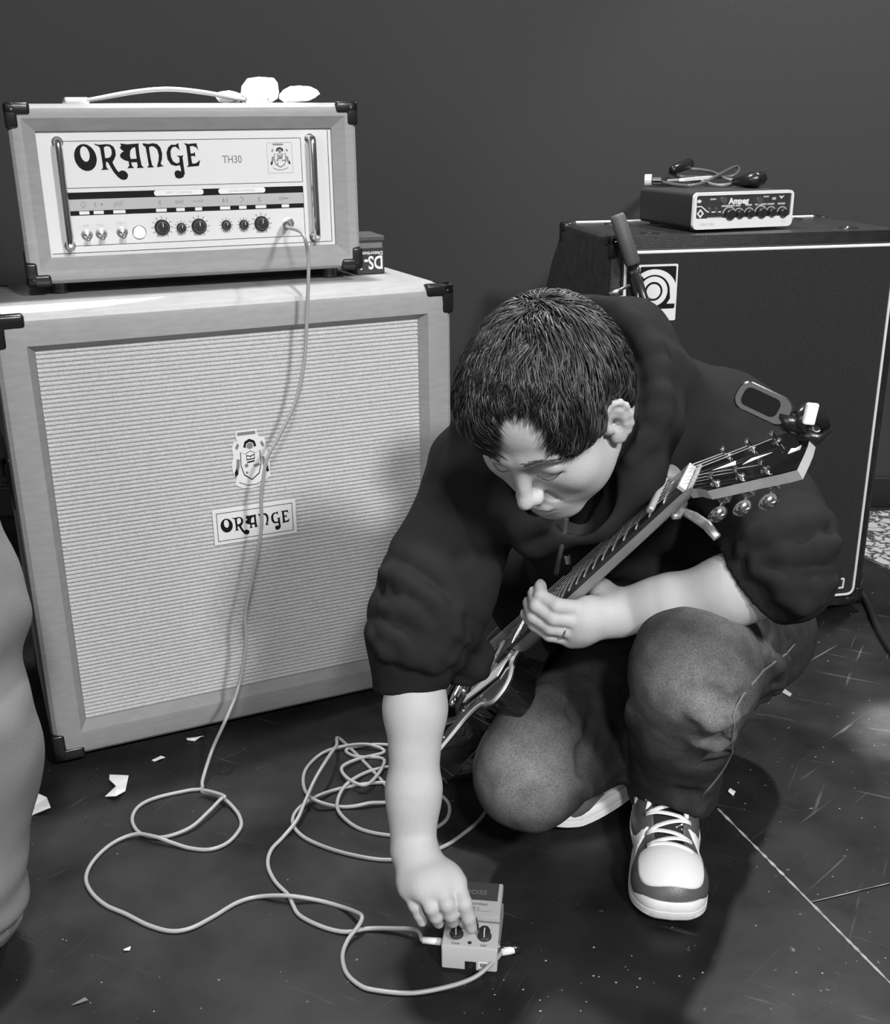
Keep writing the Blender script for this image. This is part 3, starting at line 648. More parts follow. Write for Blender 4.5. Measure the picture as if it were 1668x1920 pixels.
# small amplifier on the dark cabinet
atop = AFR[2]+AH+.0022
vA = atz(1296, 431, atop+.004); vB = atz(1481, 423, atop+.004); va = math.atan2(vB[1]-vA[1], vB[0]-vA[0])
VW = float(np.linalg.norm((vB-vA)[:2])); VFR = (float(vA[0]), float(vA[1]), atop, va)
vt = onplane(VFR, 1290, 362)[1]; VH = vt-.004; VD = .23
va_ = empty('small_bass_amplifier', VFR[:3], va, label='small black bass amplifier with white-edged front, on top of the black cabinet', cat='amplifier')
f0 = .004
bm = B(); loft(bm, [[(x, y, z+f0) for x, z in rrect(i, VW-i, i, VH-i, .008, 4)] for y, i in ((.0035, .0008), (VD-.006, .0008), (VD, .006))]); obj('case', bm, mat('black_case', .022, .5, bump=.3, bscale=300), va_, auto=35)
obj('front_bezel', prism(B(), rrect(0, VW, f0, VH+f0, .010, 6), -.004, .004, [rrect(.006, VW-.006, f0+.021, VH+f0-.006, .004, 6)]), M_WHITE, va_, label='white front bezel')
obj('front_panel', box(B(), .005, VW-.005, -.001, .003, f0+.020, VH+f0-.005), mat('amp_panel', .035, .4), va_)
for x in (.025, VW-.025):
    for y in (.03, VD-.03): obj('rubber_foot', lathe(B(), [(0, 0), (.010, 0), (.009, .005), (0, .005)], (x, y, 0), (0, 0, 1), 12), M_BPLAS, va_)
vp = lambda x, y: onplane(VFR, 1250+x/6.415, 320+y/6.415, -.001)
for x, y, r in ((745, 525, .0115), (862, 520, .009), (985, 515, .009), (1125, 505, .011), (1248, 500, .009), (1382, 505, .0095)):
    X, Z = vp(x, y); Z = min(Z, VH)
    k = obj('control_knob', lathe(B(), [(0, 0), (r, 0), (r*.9, .009), (r*.8, .011), (0, .011)], (X, -.001, Z), (0, -1, 0), 20), M_KNOB, va_, auto=35)
    bm = B(); ring(bm, X, Z, r*1.35, r*.22, y=-.001, n=14, a0=30, a1=150+r*2000); obj('dial_arc', bm, M_LPRINT, va_)
bm = B()
for xa, xb, y in ((655, 815, 425), (825, 885, 418), (955, 1020, 412), (1058, 1195, 405), (1205, 1290, 400), (1330, 1420, 395)):
    a = vp(xa, y); b = vp(xb, y); fbox(bm, (a[0], b[0]), (a[1]-.0020, a[1]+.0016), -.0014, -.001)
for xa, xb, y, h in ((350, 430, 592, .002), (520, 590, 345, .0015), (480, 660, 580, .0025), (1160, 1225, 312, .0015), (1265, 1310, 335, .0025)):
    a = vp(xa, y); b = vp(xb, y); fbox(bm, (a[0], b[0]), (a[1]-h, a[1]+h), -.0014, -.001)
obj('panel_lettering', bm, M_LPRINT, va_)
t = vp(745, 375); text('name_script', 'Ampeg', .016, va_, (t[0], -.001, t[1]-.004), M_WHITE, bold=.0008)
t = vp(385, 675); text('model_lettering', 'VENTURE', .0075, va_, (t[0], -.004, f0+.007), M_LPRINT)
t = vp(1365, 620); text('model_number', 'V3', .0075, va_, (t[0], -.004, f0+.007), M_LPRINT)
bm = B(); X, Z = vp(400, 518); prism(bm, [(X-.008, Z), (X, Z-.009), (X+.008, Z), (X, Z+.009)], -.0016, -.001, [[(X-.004, Z), (X, Z-.0045), (X+.004, Z), (X, Z+.0045)]])
X, Z = vp(388, 370); prism(bm, [(X-.006, Z), (X, Z-.004), (X+.006, Z), (X, Z+.004)], -.0016, -.001)
q = [vp(305, 437), vp(415, 432), vp(490, 500), vp(650, 495)]
for a, b in zip(q, q[1:]): hline(bm, a, b, .0022, -.001)
X, Z = vp(1375, 315); prism(bm, [(X-.006, Z+.003), (X, Z-.004), (X+.007, Z+.003), (X, Z+.001)], -.0016, -.001)
obj('panel_symbols', bm, M_WHITE, va_)
for x in (510, 590):
    X, Z = vp(x, 480); obj('rocker_switch', box(B(), X-.0035, X+.0035, -.005, -.001, Z-.006, Z+.006, .001), M_CHROME, va_)
for x in (680, 1110):
    X, Z = vp(x, 358); obj('panel_jack', lathe(B(), [(.0035, 0), (.007, 0), (.007, .003), (.0035, .003)], (X, -.001, Z), (0, -1, 0), 12), M_NICKEL, va_)
VTOP = atop+f0+VH
# power cable bundled on the small amplifier
def on_amp(x, y, z=0.): return atz(x, y, VTOP+z)
def cpts(L): return [on_amp(1160+a/5.56, 280+b/5.56, c) for a, b, c in L]
pc = empty('power_cable', tuple(cpts([(760, 380, 0)])[0]), label='bundled black power cable with plugs lying on the small bass amplifier', cat='cable')
pc.location = (float(pc.location[0]), float(pc.location[1]), VTOP)
loc0 = np.array(pc.location)
def rel(L): return [tuple(np.asarray(p)-loc0) for p in L]
obj('cable_loop', tube(B(), spline(rel(cpts([(440, 340, .006), (600, 372, .004), (760, 378, .005), (900, 340, .009), (1060, 255, .018), (1215, 180, .028), (1250, 215, .022), (1180, 280, .012), (1000, 290, .008), (800, 290, .006), (640, 285, .010), (520, 240, .016), (560, 205, .022), (660, 215, .02)])), 6), .0038, 8), mat('cable_dark_grey', .10, .35), pc, smooth=True)
obj('cable_loop', tube(B(), spline(rel(cpts([(740, 205, .022), (860, 215, .02), (990, 245, .015), (1120, 310, .008), (1230, 330, .005), (1130, 370, .004), (1000, 372, .004), (850, 330, .008), (700, 320, .01), (500, 330, .008)])), 6), .0038, 8), mat('cable_mid_grey', .2, .35), pc, smooth=True)
a, b = rel(cpts([(560, 215, .026), (730, 150, .034)])); obj('appliance_plug', tube(B(), [a, (np.array(a)+b)/2, b], [.010, .013, .014], 8), M_BPLAS, pc, smooth=True)
a, b, c_ = rel(cpts([(1200, 340, .010), (1400, 320, .016), (1480, 300, .018)])); obj('mains_plug', tube(B(), [a, (np.array(a)+b)/2, b, c_], [.008, .013, .019, .014], 8), M_BPLAS, pc, smooth=True)
for dz in (0, .008): 
    a, b = rel(cpts([(1440, 250-dz*800, .024), (1540, 215-dz*800, .028)])); obj('plug_pin', tube(B(), [a, b], .0024, 8), M_CHROME, pc)
a, b, c_, d = rel(cpts([(270, 320, .011), (340, 320, .011), (350, 325, .010), (440, 325, .010)]))
obj('white_plug_cap', tube(B(), [a, b], [.0125, .0125], 14), M_WHITE, pc); obj('connector_body', tube(B(), [c_, d], [.009, .009], 14), M_CHROME, pc)
a, b = rel(cpts([(635, 330, .012), (970, 280, .016)])); obj('cable_label', box(B(), -.5, .5, -.5, .5, -.5, .5), M_WHITE, pc)
o = bpy.data.objects['cable_label']; v = Vector(b)-Vector(a); o.location = (Vector(a)+Vector(b))/2; o.rotation_euler = (0, 0, math.atan2(v.y, v.x)); o.scale = (v.length*.9, .012, .006)
# black slatted stand arm leaning by the black cabinet (microphone stand tube with grip)
st = [atd(1154, 396, 2.02), atd(1186, 492, 2.04), atd(1225, 620, 2.07)]
st2 = atd(1262, 900, 2.12)
base = atz(1300, 1085, 0.); base[1] = 2.10; base[0] = .46
ms = empty('microphone_stand', None or (0, 0, 0), label='black microphone stand leaning its grip end over the dark cabinet corner', cat='stand')
pb0 = atd(1188, 575, 2.10); ms.location = (float(pb0[0]), float(pb0[1])-.0, 0); L0 = np.array([pb0[0], pb0[1], 0])
rl = lambda P: [tuple(np.asarray(p)-L0) for p in P]
obj('pole', tube(B(), rl([(pb0[0], pb0[1], .03), pb0]), .011, 12), M_BPLAS, ms, smooth=True)
t0, t1, t2 = atd(1156, 402, 2.06), atd(1187, 497, 2.08), atd(1240, 660, 2.13)
obj('boom_arm', tube(B(), rl([t1, t2]), .0085, 10), M_BPLAS, ms, smooth=True)
obj('grip_sleeve', tube(B(), rl([t0, t0+(t1-t0)*.06, t1-(t1-t0)*.04, t1]), [.012, .0145, .0150, .013], 14), mat('rubber_grip', .07, .6), ms, smooth=True, label='grey rubber grip sleeve')
obj('grip_band', tube(B(), rl([t1+(t2-t1)*.05, t1+(t2-t1)*.08]), .0105, 12), M_CHROME, ms)
cl = obj('clutch', tube(B(), rl([pb0+np.array([-.03, 0, .0]), pb0+np.array([.03, 0, 0])]), .017, 12), M_BPLAS, ms, smooth=True)
obj('wing_handle', tube(B(), rl([atd(1142, 552, 2.06), atd(1158, 545, 2.06), atd(1180, 535, 2.07)]), [.0045, .004, .0025], 8), M_NICKEL, cl, smooth=True)
obj('clutch_knob', lathe(B(), [(0, 0), (.009, 0), (.011, .006), (.009, .013), (0, .014)], tuple(atd(1165, 566, 2.06)-L0), (0, -1, .3), 14), M_WHITE, cl, smooth=True)
for k in range(3):
    a = -PI*.5+k*2*PI/3; obj('stand_leg', tube(B(), [(0, 0, .06), (.10*math.cos(a), .10*math.sin(a), .035), (.15*math.cos(a), .15*math.sin(a), .010)], .008, 8), M_BPLAS, ms, smooth=True)

# ---------------------------------------------------------------- effects pedal
pA = atz(828, 1818); pB = atz(918, 1826); pw = .072; pyaw = math.atan2(pB[1]-pA[1], pB[0]-pA[0])
PFR = (float(pA[0]), float(pA[1]), 0., pyaw)
pd = empty('effects_pedal', PFR[:3], pyaw, label='small pale compact effects pedal on the floor under the pointing hand', cat='effects pedal')
bm = B()  # body: side profile (y, z) extruded over x; front (towards the camera) is the knob end
prof = [(0, .003), (0, .036), (.002, .039), (.050, .045), (.052, .042), (.127, .026), (.129, .023), (.129, .003)]
loft(bm, [[(x, y, z) for y, z in prof] for x in (0, .0735)]); bmesh.ops.bevel(bm, geom=bm.edges[:], offset=.0013, segments=2, affect='EDGES')
obj('enclosure', bm, M_PEDAL, pd, auto=35)
obj('rubber_base', box(B(), .001, .0725, .001, .128, 0, .003), M_BPLAS, pd)
bm = B(); prof = [(.054, .044), (.054, .053), (.128, .0575), (.1305, .054), (.1305, .047), (.120, .043)]
loft(bm, [[(x, y, z) for y, z in prof] for x in (.0005, .073)]); bmesh.ops.bevel(bm, geom=bm.edges[:], offset=.0013, segments=2, affect='EDGES')
tr = obj('treadle', bm, M_PEDAL, pd, auto=35)
sl = lambda y: .0531+(y-.054)*(.0045/.074)
def onsl(x0, x1, y0, y1, t): 
    return [[(x, y, sl(y)+dz) for x, y in ((x0, y0), (x1, y0), (x1, y1), (x0, y1))] for dz in (0, t)]
bm = B(); loft(bm, onsl(.006, .0675, .088, .126, .0012)); obj('rubber_pad', bm, mat('pad_rubber', .05, .5), tr)
sa = math.atan(.0045/.074)
t = text('pad_lettering', 'BOSS', .013, tr, (.037, .099, sl(.099)+.0014), mat('pad_lettering_grey', .12, .5), rx=sa, align='CENTER', bold=.0004)
text('name_lettering', 'Distortion', .0085, tr, (.037, .077, sl(.077)+.0004), M_GPRINT, rx=sa, align='CENTER', bold=.0002)
text('model_lettering', 'DS-1', .008, tr, (.037, .067, sl(.067)+.0004), M_GPRINT, rx=sa, align='CENTER', bold=.0002)
bm = B(); loft(bm, onsl(.008, .060, .0645, .0651, .0004)); obj('printed_line', bm, M_GPRINT, tr)
kz = lambda y: .0402+(y-.002)*(.007/.048)
for x, y in ((.018, .022), (.0555, .022), (.0368, .040)):
    n_ = (0, -.14, 1); n = 18; bm = B(); s, t_, d = frame_of(n_, (1, 0, 0)); o = Vector((x, y, kz(y)))
    pr = [(.0, 0), (.0092, 0), (.0092, .003), (.0080, .0045), (.0073, .0135), (.0066, .0150), (0, .0150)]
    loft(bm, [[o+d*h+(s*math.cos(2*PI*k/n)+t_*math.sin(2*PI*k/n))*max(r*(1 if h < .004 or k % 2 == 0 else .93), 1e-5) for k in range(n)] for r, h in pr])
    k = obj('control_knob', bm, M_KNOB, pd, auto=30)
    obj('knob_pointer', box(B(), x-.0007, x+.0007, y-.0095, y-.0005, kz(y)+.006, kz(y)+.0158, .0003), M_WHITE, k)
obj('indicator_lamp', lathe(B(), [(0, 0), (.0025, 0), (.0022, .0012), (0, .0016)], (.0368, .009, kz(.009)), (0, -.14, 1), 12), M_KNOB, pd)
text('knob_lettering', 'TONE', .0042, pd, (.018, .0045, kz(.0045)+.0003), M_GPRINT, rx=.14, align='CENTER'); text('knob_lettering', 'DIST', .0042, pd, (.0555, .0045, kz(.0045)+.0003), M_GPRINT, rx=.14, align='CENTER')
obj('power_socket', box(B(), .031, .046, -.0012, .001, .004, .0175, .0006), M_BPLAS, pd)
obj('socket_hole', lathe(B(), [(0, 0), (.0035, 0), (.0030, .001), (.0015, .0004), (0, .0004)], (.0385, -.0011, .011), (0, -1, 0), 14), M_KNOB, pd)
o = obj('rating_sticker', box(B(), .049, .062, -.0006, .0005, .008, .018), M_WHITE, pd); obj('sticker_print', box(B(), .051, .060, -.0009, -.0005, .0105, .0165), M_GPRINT, o)
for x, s in ((0, -1), (.0735, 1)): obj('side_socket', lathe(B(), [(0, 0), (.0075, 0), (.0075, .002), (.005, .003), (0, .003)], (x, .034, .020), (s, 0, 0), 14), M_NICKEL, pd)
pd.scale = (1, .86, 1)
wp = lambda p: world_of(PFR, (p[0], p[1]*.86, p[2]))

# ---------------------------------------------------------------- cables
RC = .0031
def fl_(L, x0=0, y0=0, k=1.): return [atz(x0+a[0]/k, y0+a[1]/k, RC+(a[2] if len(a) > 2 else 0)) for a in L]
JW = world_of(HFR, (JX, YP, JZ))
def amp_cable():
    up = [JW+np.array([.004, -.052, -.002])]
    for x, y, d in ((566, 437, None), (577, 475, None), (578, 520, None), (575, 600, None), (570, 680, None), (553, 755, None), (522, 820, None), (500, 862, None), (490, 930, None), (490, 990, None), (476, 1070, None), (460, 1150, None), (461, 1210, None), (446, 1290, None)):
        # hanging a little in front of the cabinet front
        a = CFR[3]; ey = np.array([-math.sin(a), math.cos(a), 0]); o = np.array(CFR[:3])-ey*(.045+.00004*(y-437)); dd = ray(x, y); t = ((o-CO)@ey)/(dd@ey); up.append(CO+dd*t)
    p = atz(425, 1345, .10); q = atz(398, 1405, .045)
    g = fl_([(905, 385, .012), (900, 425, .001), (840, 434), (700, 466), (620, 505), (590, 560), (610, 612), (660, 638), (740, 641), (850, 600, .004), (930, 530, .009), (985, 474, .011), (1003, 464, .013), (992, 455, .013), (955, 443, .011), (915, 434, .009), (902, 438, .006), (930, 444, .004), (968, 454, .004), (1010, 479, .004), (1046, 515, .002), (1072, 556), (1073, 602), (1020, 665), (940, 697), (850, 692), (770, 668, .003), (690, 640, .008), (600, 630, .003), (500, 672), (420, 745), (384, 820), (405, 885), (470, 945), (560, 985), (660, 1035), (760, 1062), (850, 1050), (950, 1000), (1060, 935), (1160, 908), (1290, 905, .0075), (1420, 925), (1520, 952), (1595, 980, .012), (1617, 1000, .016), (1600, 1040, .011), (1555, 1100, .003), (1530, 1170), (1545, 1245), (1600, 1300)], 0, 1300, 2.383)
    g += fl_([(700, 1856), (770, 1862), (840, 1850, .002), (890, 1832, .008), (925, 1803, .016)])
    e = wp((.0735+.022, .016, .018)); 
    return [tuple(v) for v in up+[p, q]+g+[atz(940, 1786, .019)]]
c1_ = amp_cable()
ca = empty('instrument_cable', (float(c1_[-20][0]), float(c1_[-20][1]), 0), label='grey instrument cable hanging from the amplifier head and looping across the floor to the pedal', cat='cable'); O1 = np.array(ca.location)
R1 = lambda L: [tuple(np.asarray(p)-O1) for p in L]
obj('cable_jacket', tube(B(), spline(R1(c1_), 7), RC, 10), M_CABLE, ca, smooth=True)
j = JW; obj('jack_plug', tube(B(), R1([j+np.array([0, .0, 0]), j+np.array([.0006, -.018, 0]), j+np.array([.001, -.020, 0]), j+np.array([.0022, -.036, -.0005])]), [.0058, .0062, .0072, .0062], 14), M_NICKEL, ca, smooth=True, label='metal plug at the amplifier')
obj('strain_relief', tube(B(), R1([j+np.array([.0022, -.036, -.0005]), j+np.array([.004, -.054, -.003])]), [.0055, .0040], 12), mat('grey_rubber', .10, .6), ca, smooth=True)
pj = wp((.0735, .034, .020)); ax_ = nrm(wp((1, .034, .020))-pj)
obj('angled_plug', tube(B(), R1([pj+ax_*.002, pj+ax_*.010, pj+ax_*.011, pj+ax_*.030]), [.0045, .0045, .0072, .0072], 14), M_BPLAS, ca, smooth=True, label='black angled plug at the pedal')
e = pj+ax_*.023; e2 = np.array(c1_[-1]); obj('plug_sleeve', tube(B(), R1([e, e+(e2-e)*.45, e2]), [.0062, .0060, .0045], 12), M_WHITE, ca, smooth=True)

pl_ = wp((0, .034, .020)); ax2 = -ax_
tail = [(630, 1398, .10)]
def g_cable():
    g = [atz(843, 1413, .055), atz(826, 1395, .075), atz(823, 1340, .13), atz(832, 1290, .19), atz(838, 1276, .20), atz(846, 1276, .20), atz(836, 1300, .17), atz(822, 1335, .12), atz(824, 1400, .03)]
    g += fl_([(835, 1428, .004), (870, 1432), (905, 1450), (921, 1490), (905, 1530), (870, 1562), (830, 1588), (780, 1605), (730, 1612), (680, 1607), (620, 1592), (570, 1570), (549, 1545), (556, 1520), (590, 1495, .007), (640, 1478), (700, 1468), (760, 1470), (810, 1482), (840, 1505), (838, 1535), (810, 1555), (770, 1565), (720, 1565), (670, 1552), (637, 1525, .003), (633, 1500, .006), (650, 1470, .008), (690, 1447), (740, 1437), (800, 1440, .006), (855, 1450, .004), (890, 1440, .006), (880, 1422, .01), (820, 1408), (760, 1400), (700, 1396), (650, 1405), (665, 1418), (720, 1425), (690, 1470, .010), (655, 1462, .011), (640, 1440, .008), (668, 1424, .003), (720, 1410), (690, 1396, .006), (640, 1400, .004), (600, 1415), (572, 1445), (570, 1478), (590, 1500, .012), (640, 1513), (690, 1506, .004), (735, 1490)])
    return g
g2 = g_cable()
g3 = [atz(640, 1388, .004), atz(630, 1399, .030), atz(612, 1425, .045), atz(590, 1462, .035), atz(572, 1502, .020), atz(556, 1538, .012)]+fl_([(530, 1570), (508, 1594), (502, 1622), (515, 1652), (540, 1678, .001), (548, 1695, .001), (560, 1715), (590, 1732), (625, 1744), (655, 1747, .001), (690, 1741, .001), (740, 1741, .004), (780, 1744, .012)])
g3 += [pl_+ax2*.030+np.array([0, 0, -.0005])]
gc = empty('guitar_cable', (float(g2[20][0]), float(g2[20][1]), 0), label='grey guitar cable coiled in loose loops behind the forearm, its white plug in the pedal', cat='cable'); O2 = np.array(gc.location)
R2 = lambda L: [tuple(np.asarray(p)-O2) for p in L]
obj('cable_jacket', tube(B(), spline(R2(g2+g3), 7), RC, 10), M_CABLE, gc, smooth=True)
obj('jack_plug', tube(B(), R2([pl_+ax2*.001, pl_+ax2*.004, pl_+ax2*.005, pl_+ax2*.030]), [.004, .004, .0052, .0045], 12), M_WHITE, gc, smooth=True, label='white plug at the pedal')
# thick black cable on the right
tk = [(1606, 1098, .012), (1625, 1130), (1640, 1165), (1658, 1200), (1690, 1245), (1740, 1300)]
g = [atz(a[0], a[1], .008+(a[2] if len(a) > 2 else 0)) for a in tk]; o = tag(obj('black_cable', tube(B(), spline([tuple(p-g[1]*np.array([1, 1, 0])) for p in g], 8), .008, 12), M_BCABLE, smooth=True), 'thick black cable on the floor beside the dark speaker cabinet', 'cable'); o.location = (float(g[1][0]), float(g[1][1]), 0)

# ---------------------------------------------------------------- patterned rug beyond the dark cabinet
def rug_mat():
    m = bpy.data.materials.new('patterned_rug'); m.use_nodes = True; nt = m.node_tree; b = nt.nodes['Principled BSDF']; N = nt.nodes.new; L = nt.links.new
    tc = N('ShaderNodeTexCoord'); v = N('ShaderNodeTexVoronoi'); v.feature = 'DISTANCE_TO_EDGE'; v.inputs['Scale'].default_value = 26; n = N('ShaderNodeTexNoise'); n.inputs['Scale'].default_value = 30; n.inputs['Detail'].default_value = 4
    mx = N('ShaderNodeVectorMath'); mx.operation = 'MULTIPLY_ADD'; L(n.outputs['Color'], mx.inputs[0]); mx.inputs[1].default_value = (.05, .05, .05); L(tc.outputs['Object'], mx.inputs[2]); L(mx.outputs[0], v.inputs['Vector'])
    r = N('ShaderNodeValToRGB'); r.color_ramp.elements[0].color = (.05, .05, .05, 1); r.color_ramp.elements[0].position = .05; r.color_ramp.elements[1].color = (.5, .5, .5, 1); r.color_ramp.elements[1].position = .13
    L(v.outputs['Distance'], r.inputs[0]); L(r.outputs[0], b.inputs['Base Color']); b.inputs['Roughness'].default_value = .95; return m
c = [atz(1560, 1010), atz(1566, 965), atz(1700, 950), atz(1720, 1180)]
bm = B(); pr = [(1.02, 2.90), (1.9, 2.94), (1.9, 2.25), (1.18, 2.36), (1.05, 2.62)]
prism(bm, pr, 0.0005, .008, f=lambda x, y, z: (x, z, y)); tag(obj('patterned_rug', bm, rug_mat()), 'pale patterned rug at the right edge beyond the black cabinet', 'rug')

# ---------------------------------------------------------------- scraps on the floor
def scrap(name, pix, lab, cat, seed, m=M_PAPER, curl=.012, group=None):
    rs = np.random.RandomState(seed); W = [atz(x, y, .0) for x, y in pix]; c = np.mean(W, 0); bm = B(); vs = []
    for i, p in enumerate(W): vs.append((p[0]-c[0], p[1]-c[1], .0012+abs(rs.normal())*curl*(i % 2)))
    cen = (0, 0, .0012+curl*.5); A = [bm.verts.new(v) for v in vs]; Bt = [bm.verts.new((v[0], v[1], v[2]+.0012)) for v in vs]; ca_ = bm.verts.new(cen); cb_ = bm.verts.new((cen[0], cen[1], cen[2]+.0012)); n = len(vs)
    for i in range(n):
        j = (i+1) % n; bm.faces.new((ca_, A[j], A[i])); bm.faces.new((cb_, Bt[i], Bt[j])); bm.faces.new((A[i], A[j], Bt[j], Bt[i]))
    o = obj(name, bm, m); o.location = (float(c[0]), float(c[1]), 0); return tag(o, lab, cat, group)
z = lambda L: [(a/2.383, 1300+b/2.383) for a, b in L]
scrap('paper_scrap', z([(112, 575), (108, 530), (122, 480), (160, 456), (210, 470), (230, 535), (150, 545)]), 'largest white paper scrap on the floor next to the standing trouser leg', 'paper scrap', 1, curl=.004)
scrap('paper_scrap', z([(490, 368), (575, 372), (560, 440), (520, 478), (470, 465), (520, 445), (535, 420), (490, 400)]), 'hook-shaped white paper scrap on the floor before the pale cabinet', 'paper scrap', 2, curl=.004)
scrap('paper_scrap', z([(832, 205), (880, 203), (912, 195), (900, 207), (870, 216), (836, 214)]), 'thin white scrap under the front edge of the pale cabinet, right of the other sliver', 'paper scrap', 3, curl=.003)
scrap('paper_scrap', z([(678, 303), (720, 287), (738, 290), (715, 302), (690, 308)]), 'thin white sliver on the floor left of the hanging cable', 'paper scrap', 4, curl=.003)
scrap('paper_scrap', [(842, 1440), (868, 1426), (905, 1432), (912, 1446), (870, 1447)], 'white paper scrap under the body of the guitar', 'paper scrap', 5, curl=.006)
scrap('tape_scrap', z([(552, 1150), (585, 1140), (580, 1152), (556, 1157)]), 'small pale tape scrap on open floor left of the pedal, below the long cable curve', 'tape scrap', 6, curl=.002)
scrap('tape_scrap', z([(320, 1398), (380, 1365), (395, 1375), (350, 1392)]), 'faint tape scrap near the lower left corner', 'tape scrap', 7, mat('dull_tape', .12, .8), curl=.001)
scrap('wood_chip', [(1368, 1480), (1378, 1488), (1374, 1494), (1364, 1488)], 'pale chip beside the raised trouser knee hem', 'wood chip', 8, curl=.002)
scrap('straw_bit', [(1452, 1285), (1462, 1288), (1484, 1303), (1480, 1308), (1466, 1300)], 'pale twisted straw scrap right of the raised knee', 'straw', 9, mat('dull_straw', .25, .8), curl=.004)
bm = B()
for i in range(70):
    x = RNG.uniform(900, 1668); y = RNG.uniform(1330, 1900) if x > 1380 else RNG.uniform(1760, 1900)
    if i > 55: x = RNG.uniform(0, 800); y = RNG.uniform(1600, 1900)
    p = atz(x, y); s = RNG.uniform(.0004, .0012); bmesh.ops.create_icosphere(bm, subdivisions=1, radius=s, matrix=Matrix.Translation((p[0], p[1], s*.5)) @ Matrix.Diagonal((1.6, 1, .5, 1)))
tag(obj('floor_dust_specks', bm, mat('dust', .4, .9)), 'tiny pale specks of dust and grit scattered on the black floor', 'dust', kind='stuff')

# ---------------------------------------------------------------- guitar
nut = atd(1284, 895, 1.29); brg = atd(885, 1262, 1.76); gn = nrm(nut-brg); GL = float(np.linalg.norm(nut-brg)); gs = GL/.628
gm = atd(1160, 1010, 1/(.5/1.29+.5/1.76)); gb = None
for ds in np.linspace(-.06, .01, 800):
    dm = (gm-CO)@CF; th = math.radians(116); e = atd(1160+40*math.cos(th), 1010+40*math.sin(th), dm+ds)-gm; cc = abs(nrm(e)@gn)
    if gb is None or cc < gb[0]: gb = (cc, nrm(e))
gb = gb[1]; gb = nrm(gb-gn*(gb@gn)); ga = np.cross(gn, gb)
if ga@(CO-brg) < 0: ga = -ga
flip = 1 if np.linalg.det(np.stack([gn, gb, ga], 1)) > 0 else -1
# local axes of the guitar: x along the neck, y from bass to treble side, z out of the top
gb = gb*flip; GF = flip
GM = Matrix(((gn[0], gb[0], ga[0], brg[0]), (gn[1], gb[1], ga[1], brg[1]), (gn[2], gb[2], ga[2], brg[2]), (0, 0, 0, 1)))
gt = empty('electric_guitar', mw=GM, label='black single-cutaway electric guitar with cream edging held by the neck by the crouching person', cat='guitar')
S_ = gs; V = GF
OUT = [(-.19, 0), (-.184, .07), (-.155, .13), (-.10, .162), (-.04, .163), (.015, .138), (.06, .113), (.105, .112), (.145, .128), (.18, .138), (.203, .128), (.205, .105), (.188, .075), (.168, .052), (.165, .030), (.185, .0), (.20, -.03), (.235, -.045), (.245, -.07), (.225, -.115), (.18, -.136), (.13, -.132), (.085, -.113), (.045, -.110), (0, -.135), (-.05, -.162), (-.11, -.156), (-.16, -.115), (-.186, -.06)]
osp = [(p.x*S_, p.y*S_*V) for p in spline([(a, b, 0) for a, b in OUT]+[(OUT[0][0], OUT[0][1], 0)], 5)[:-1]]
cen = np.array([-.0, 0.])
def inset(P, d):
    P = np.array(P); n = len(P); o = []
    area = .5*np.sum(P[:, 0]*np.roll(P[:, 1], -1)-P[:, 1]*np.roll(P[:, 0], -1)); sg = 1 if area > 0 else -1
    for i in range(n):
        t = nrm(P[(i+1) % n]-P[i-1]); o.append(P[i]+np.array([-t[1], t[0]])*d*sg)
    return o
TZ = -.014*S_; th_ = .050*S_
def ploop(P, z): return [(float(p[0]), float(p[1]), z) for p in P]
bm = B(); loft(bm, [ploop(inset(osp, .006), TZ-th_), ploop(inset(osp, .0015), TZ-th_+.002), ploop(osp, TZ-th_+.006), ploop(osp, TZ-.006), ploop(inset(osp, .0005), TZ-.0055), ploop(inset(osp, .005), TZ), ploop(inset(osp, .012), TZ+.0015)], True, False)
bod = bm; top = inset(osp, .012); tri = tessellate_polygon([[Vector((p[0], p[1], 0)) for p in top]]); vt = [bm.verts.new((float(p[0]), float(p[1]), TZ+.0015)) for p in top]
for t in tri: bm.faces.new([vt[i] for i in t])
bmesh.ops.remove_doubles(bm, verts=bm.verts[:], dist=1e-5)
gbody = obj('guitar_body', bm, M_GLOSS, gt, auto=35)
bm = B(); loft(bm, [ploop(osp, TZ-.0035), ploop(inset(osp, -.0006), TZ-.0032), ploop(inset(osp, -.0006), TZ-.0006), ploop(inset(osp, .0025), TZ+.0008), ploop(inset(osp, .0045), TZ+.0010)], False, False); obj('edge_binding', bm, M_BIND, gbody, smooth=True, label='cream edge binding')
nl0, nl1 = .165, GL
def nprof(x, w, t, z=0.): return [(x, w*math.cos(a), z-t*max(0, math.sin(a))**.8) for a in np.linspace(0, PI, 13)]
bm = B(); loft(bm, [nprof(nl0*S_, .0285, .026, -.006), nprof(.25*S_, .0275, .023, -.006), nprof(.40*S_, .0255, .0185, -.006), nprof(nl1-.01, .0215, .016, -.006), nprof(nl1+.012, .022, .016, -.007)]); obj('neck', bm, M_MAPLE, gt, auto=50)
bm = B(); loft(bm, [[(x, w, -.006), (x, w, -.0005), (x, w*.6, 0.), (x, -w*.6, 0), (x, -w, -.0005), (x, -w, -.006)] for x, w in ((.135*S_, .0285), (nl1-.002, .0213))]); obj('fingerboard', bm, M_FRETB, gt)
fx = [GL*(2**(-k/12)) for k in range(1, 23)]
for x in fx:
    w = .0213+(.0285-.0213)*(nl1-x)/(nl1-.135*S_); obj('fret', tube(B(), [(x, -w, .0002), (x, -w*.5, .0011), (x, w*.5, .0011), (x, w, .0002)], .0013, 6), M_FRET, gt)
for k in (3, 5, 7, 9, 15, 17):
    x = (fx[k-1]+fx[k-2])/2; obj('inlay_dot', lathe(B(), [(0, 0), (.003, 0), (.003, .0003), (0, .0003)], (x, 0, 0), (0, 0, 1), 12), M_BIND, gt)
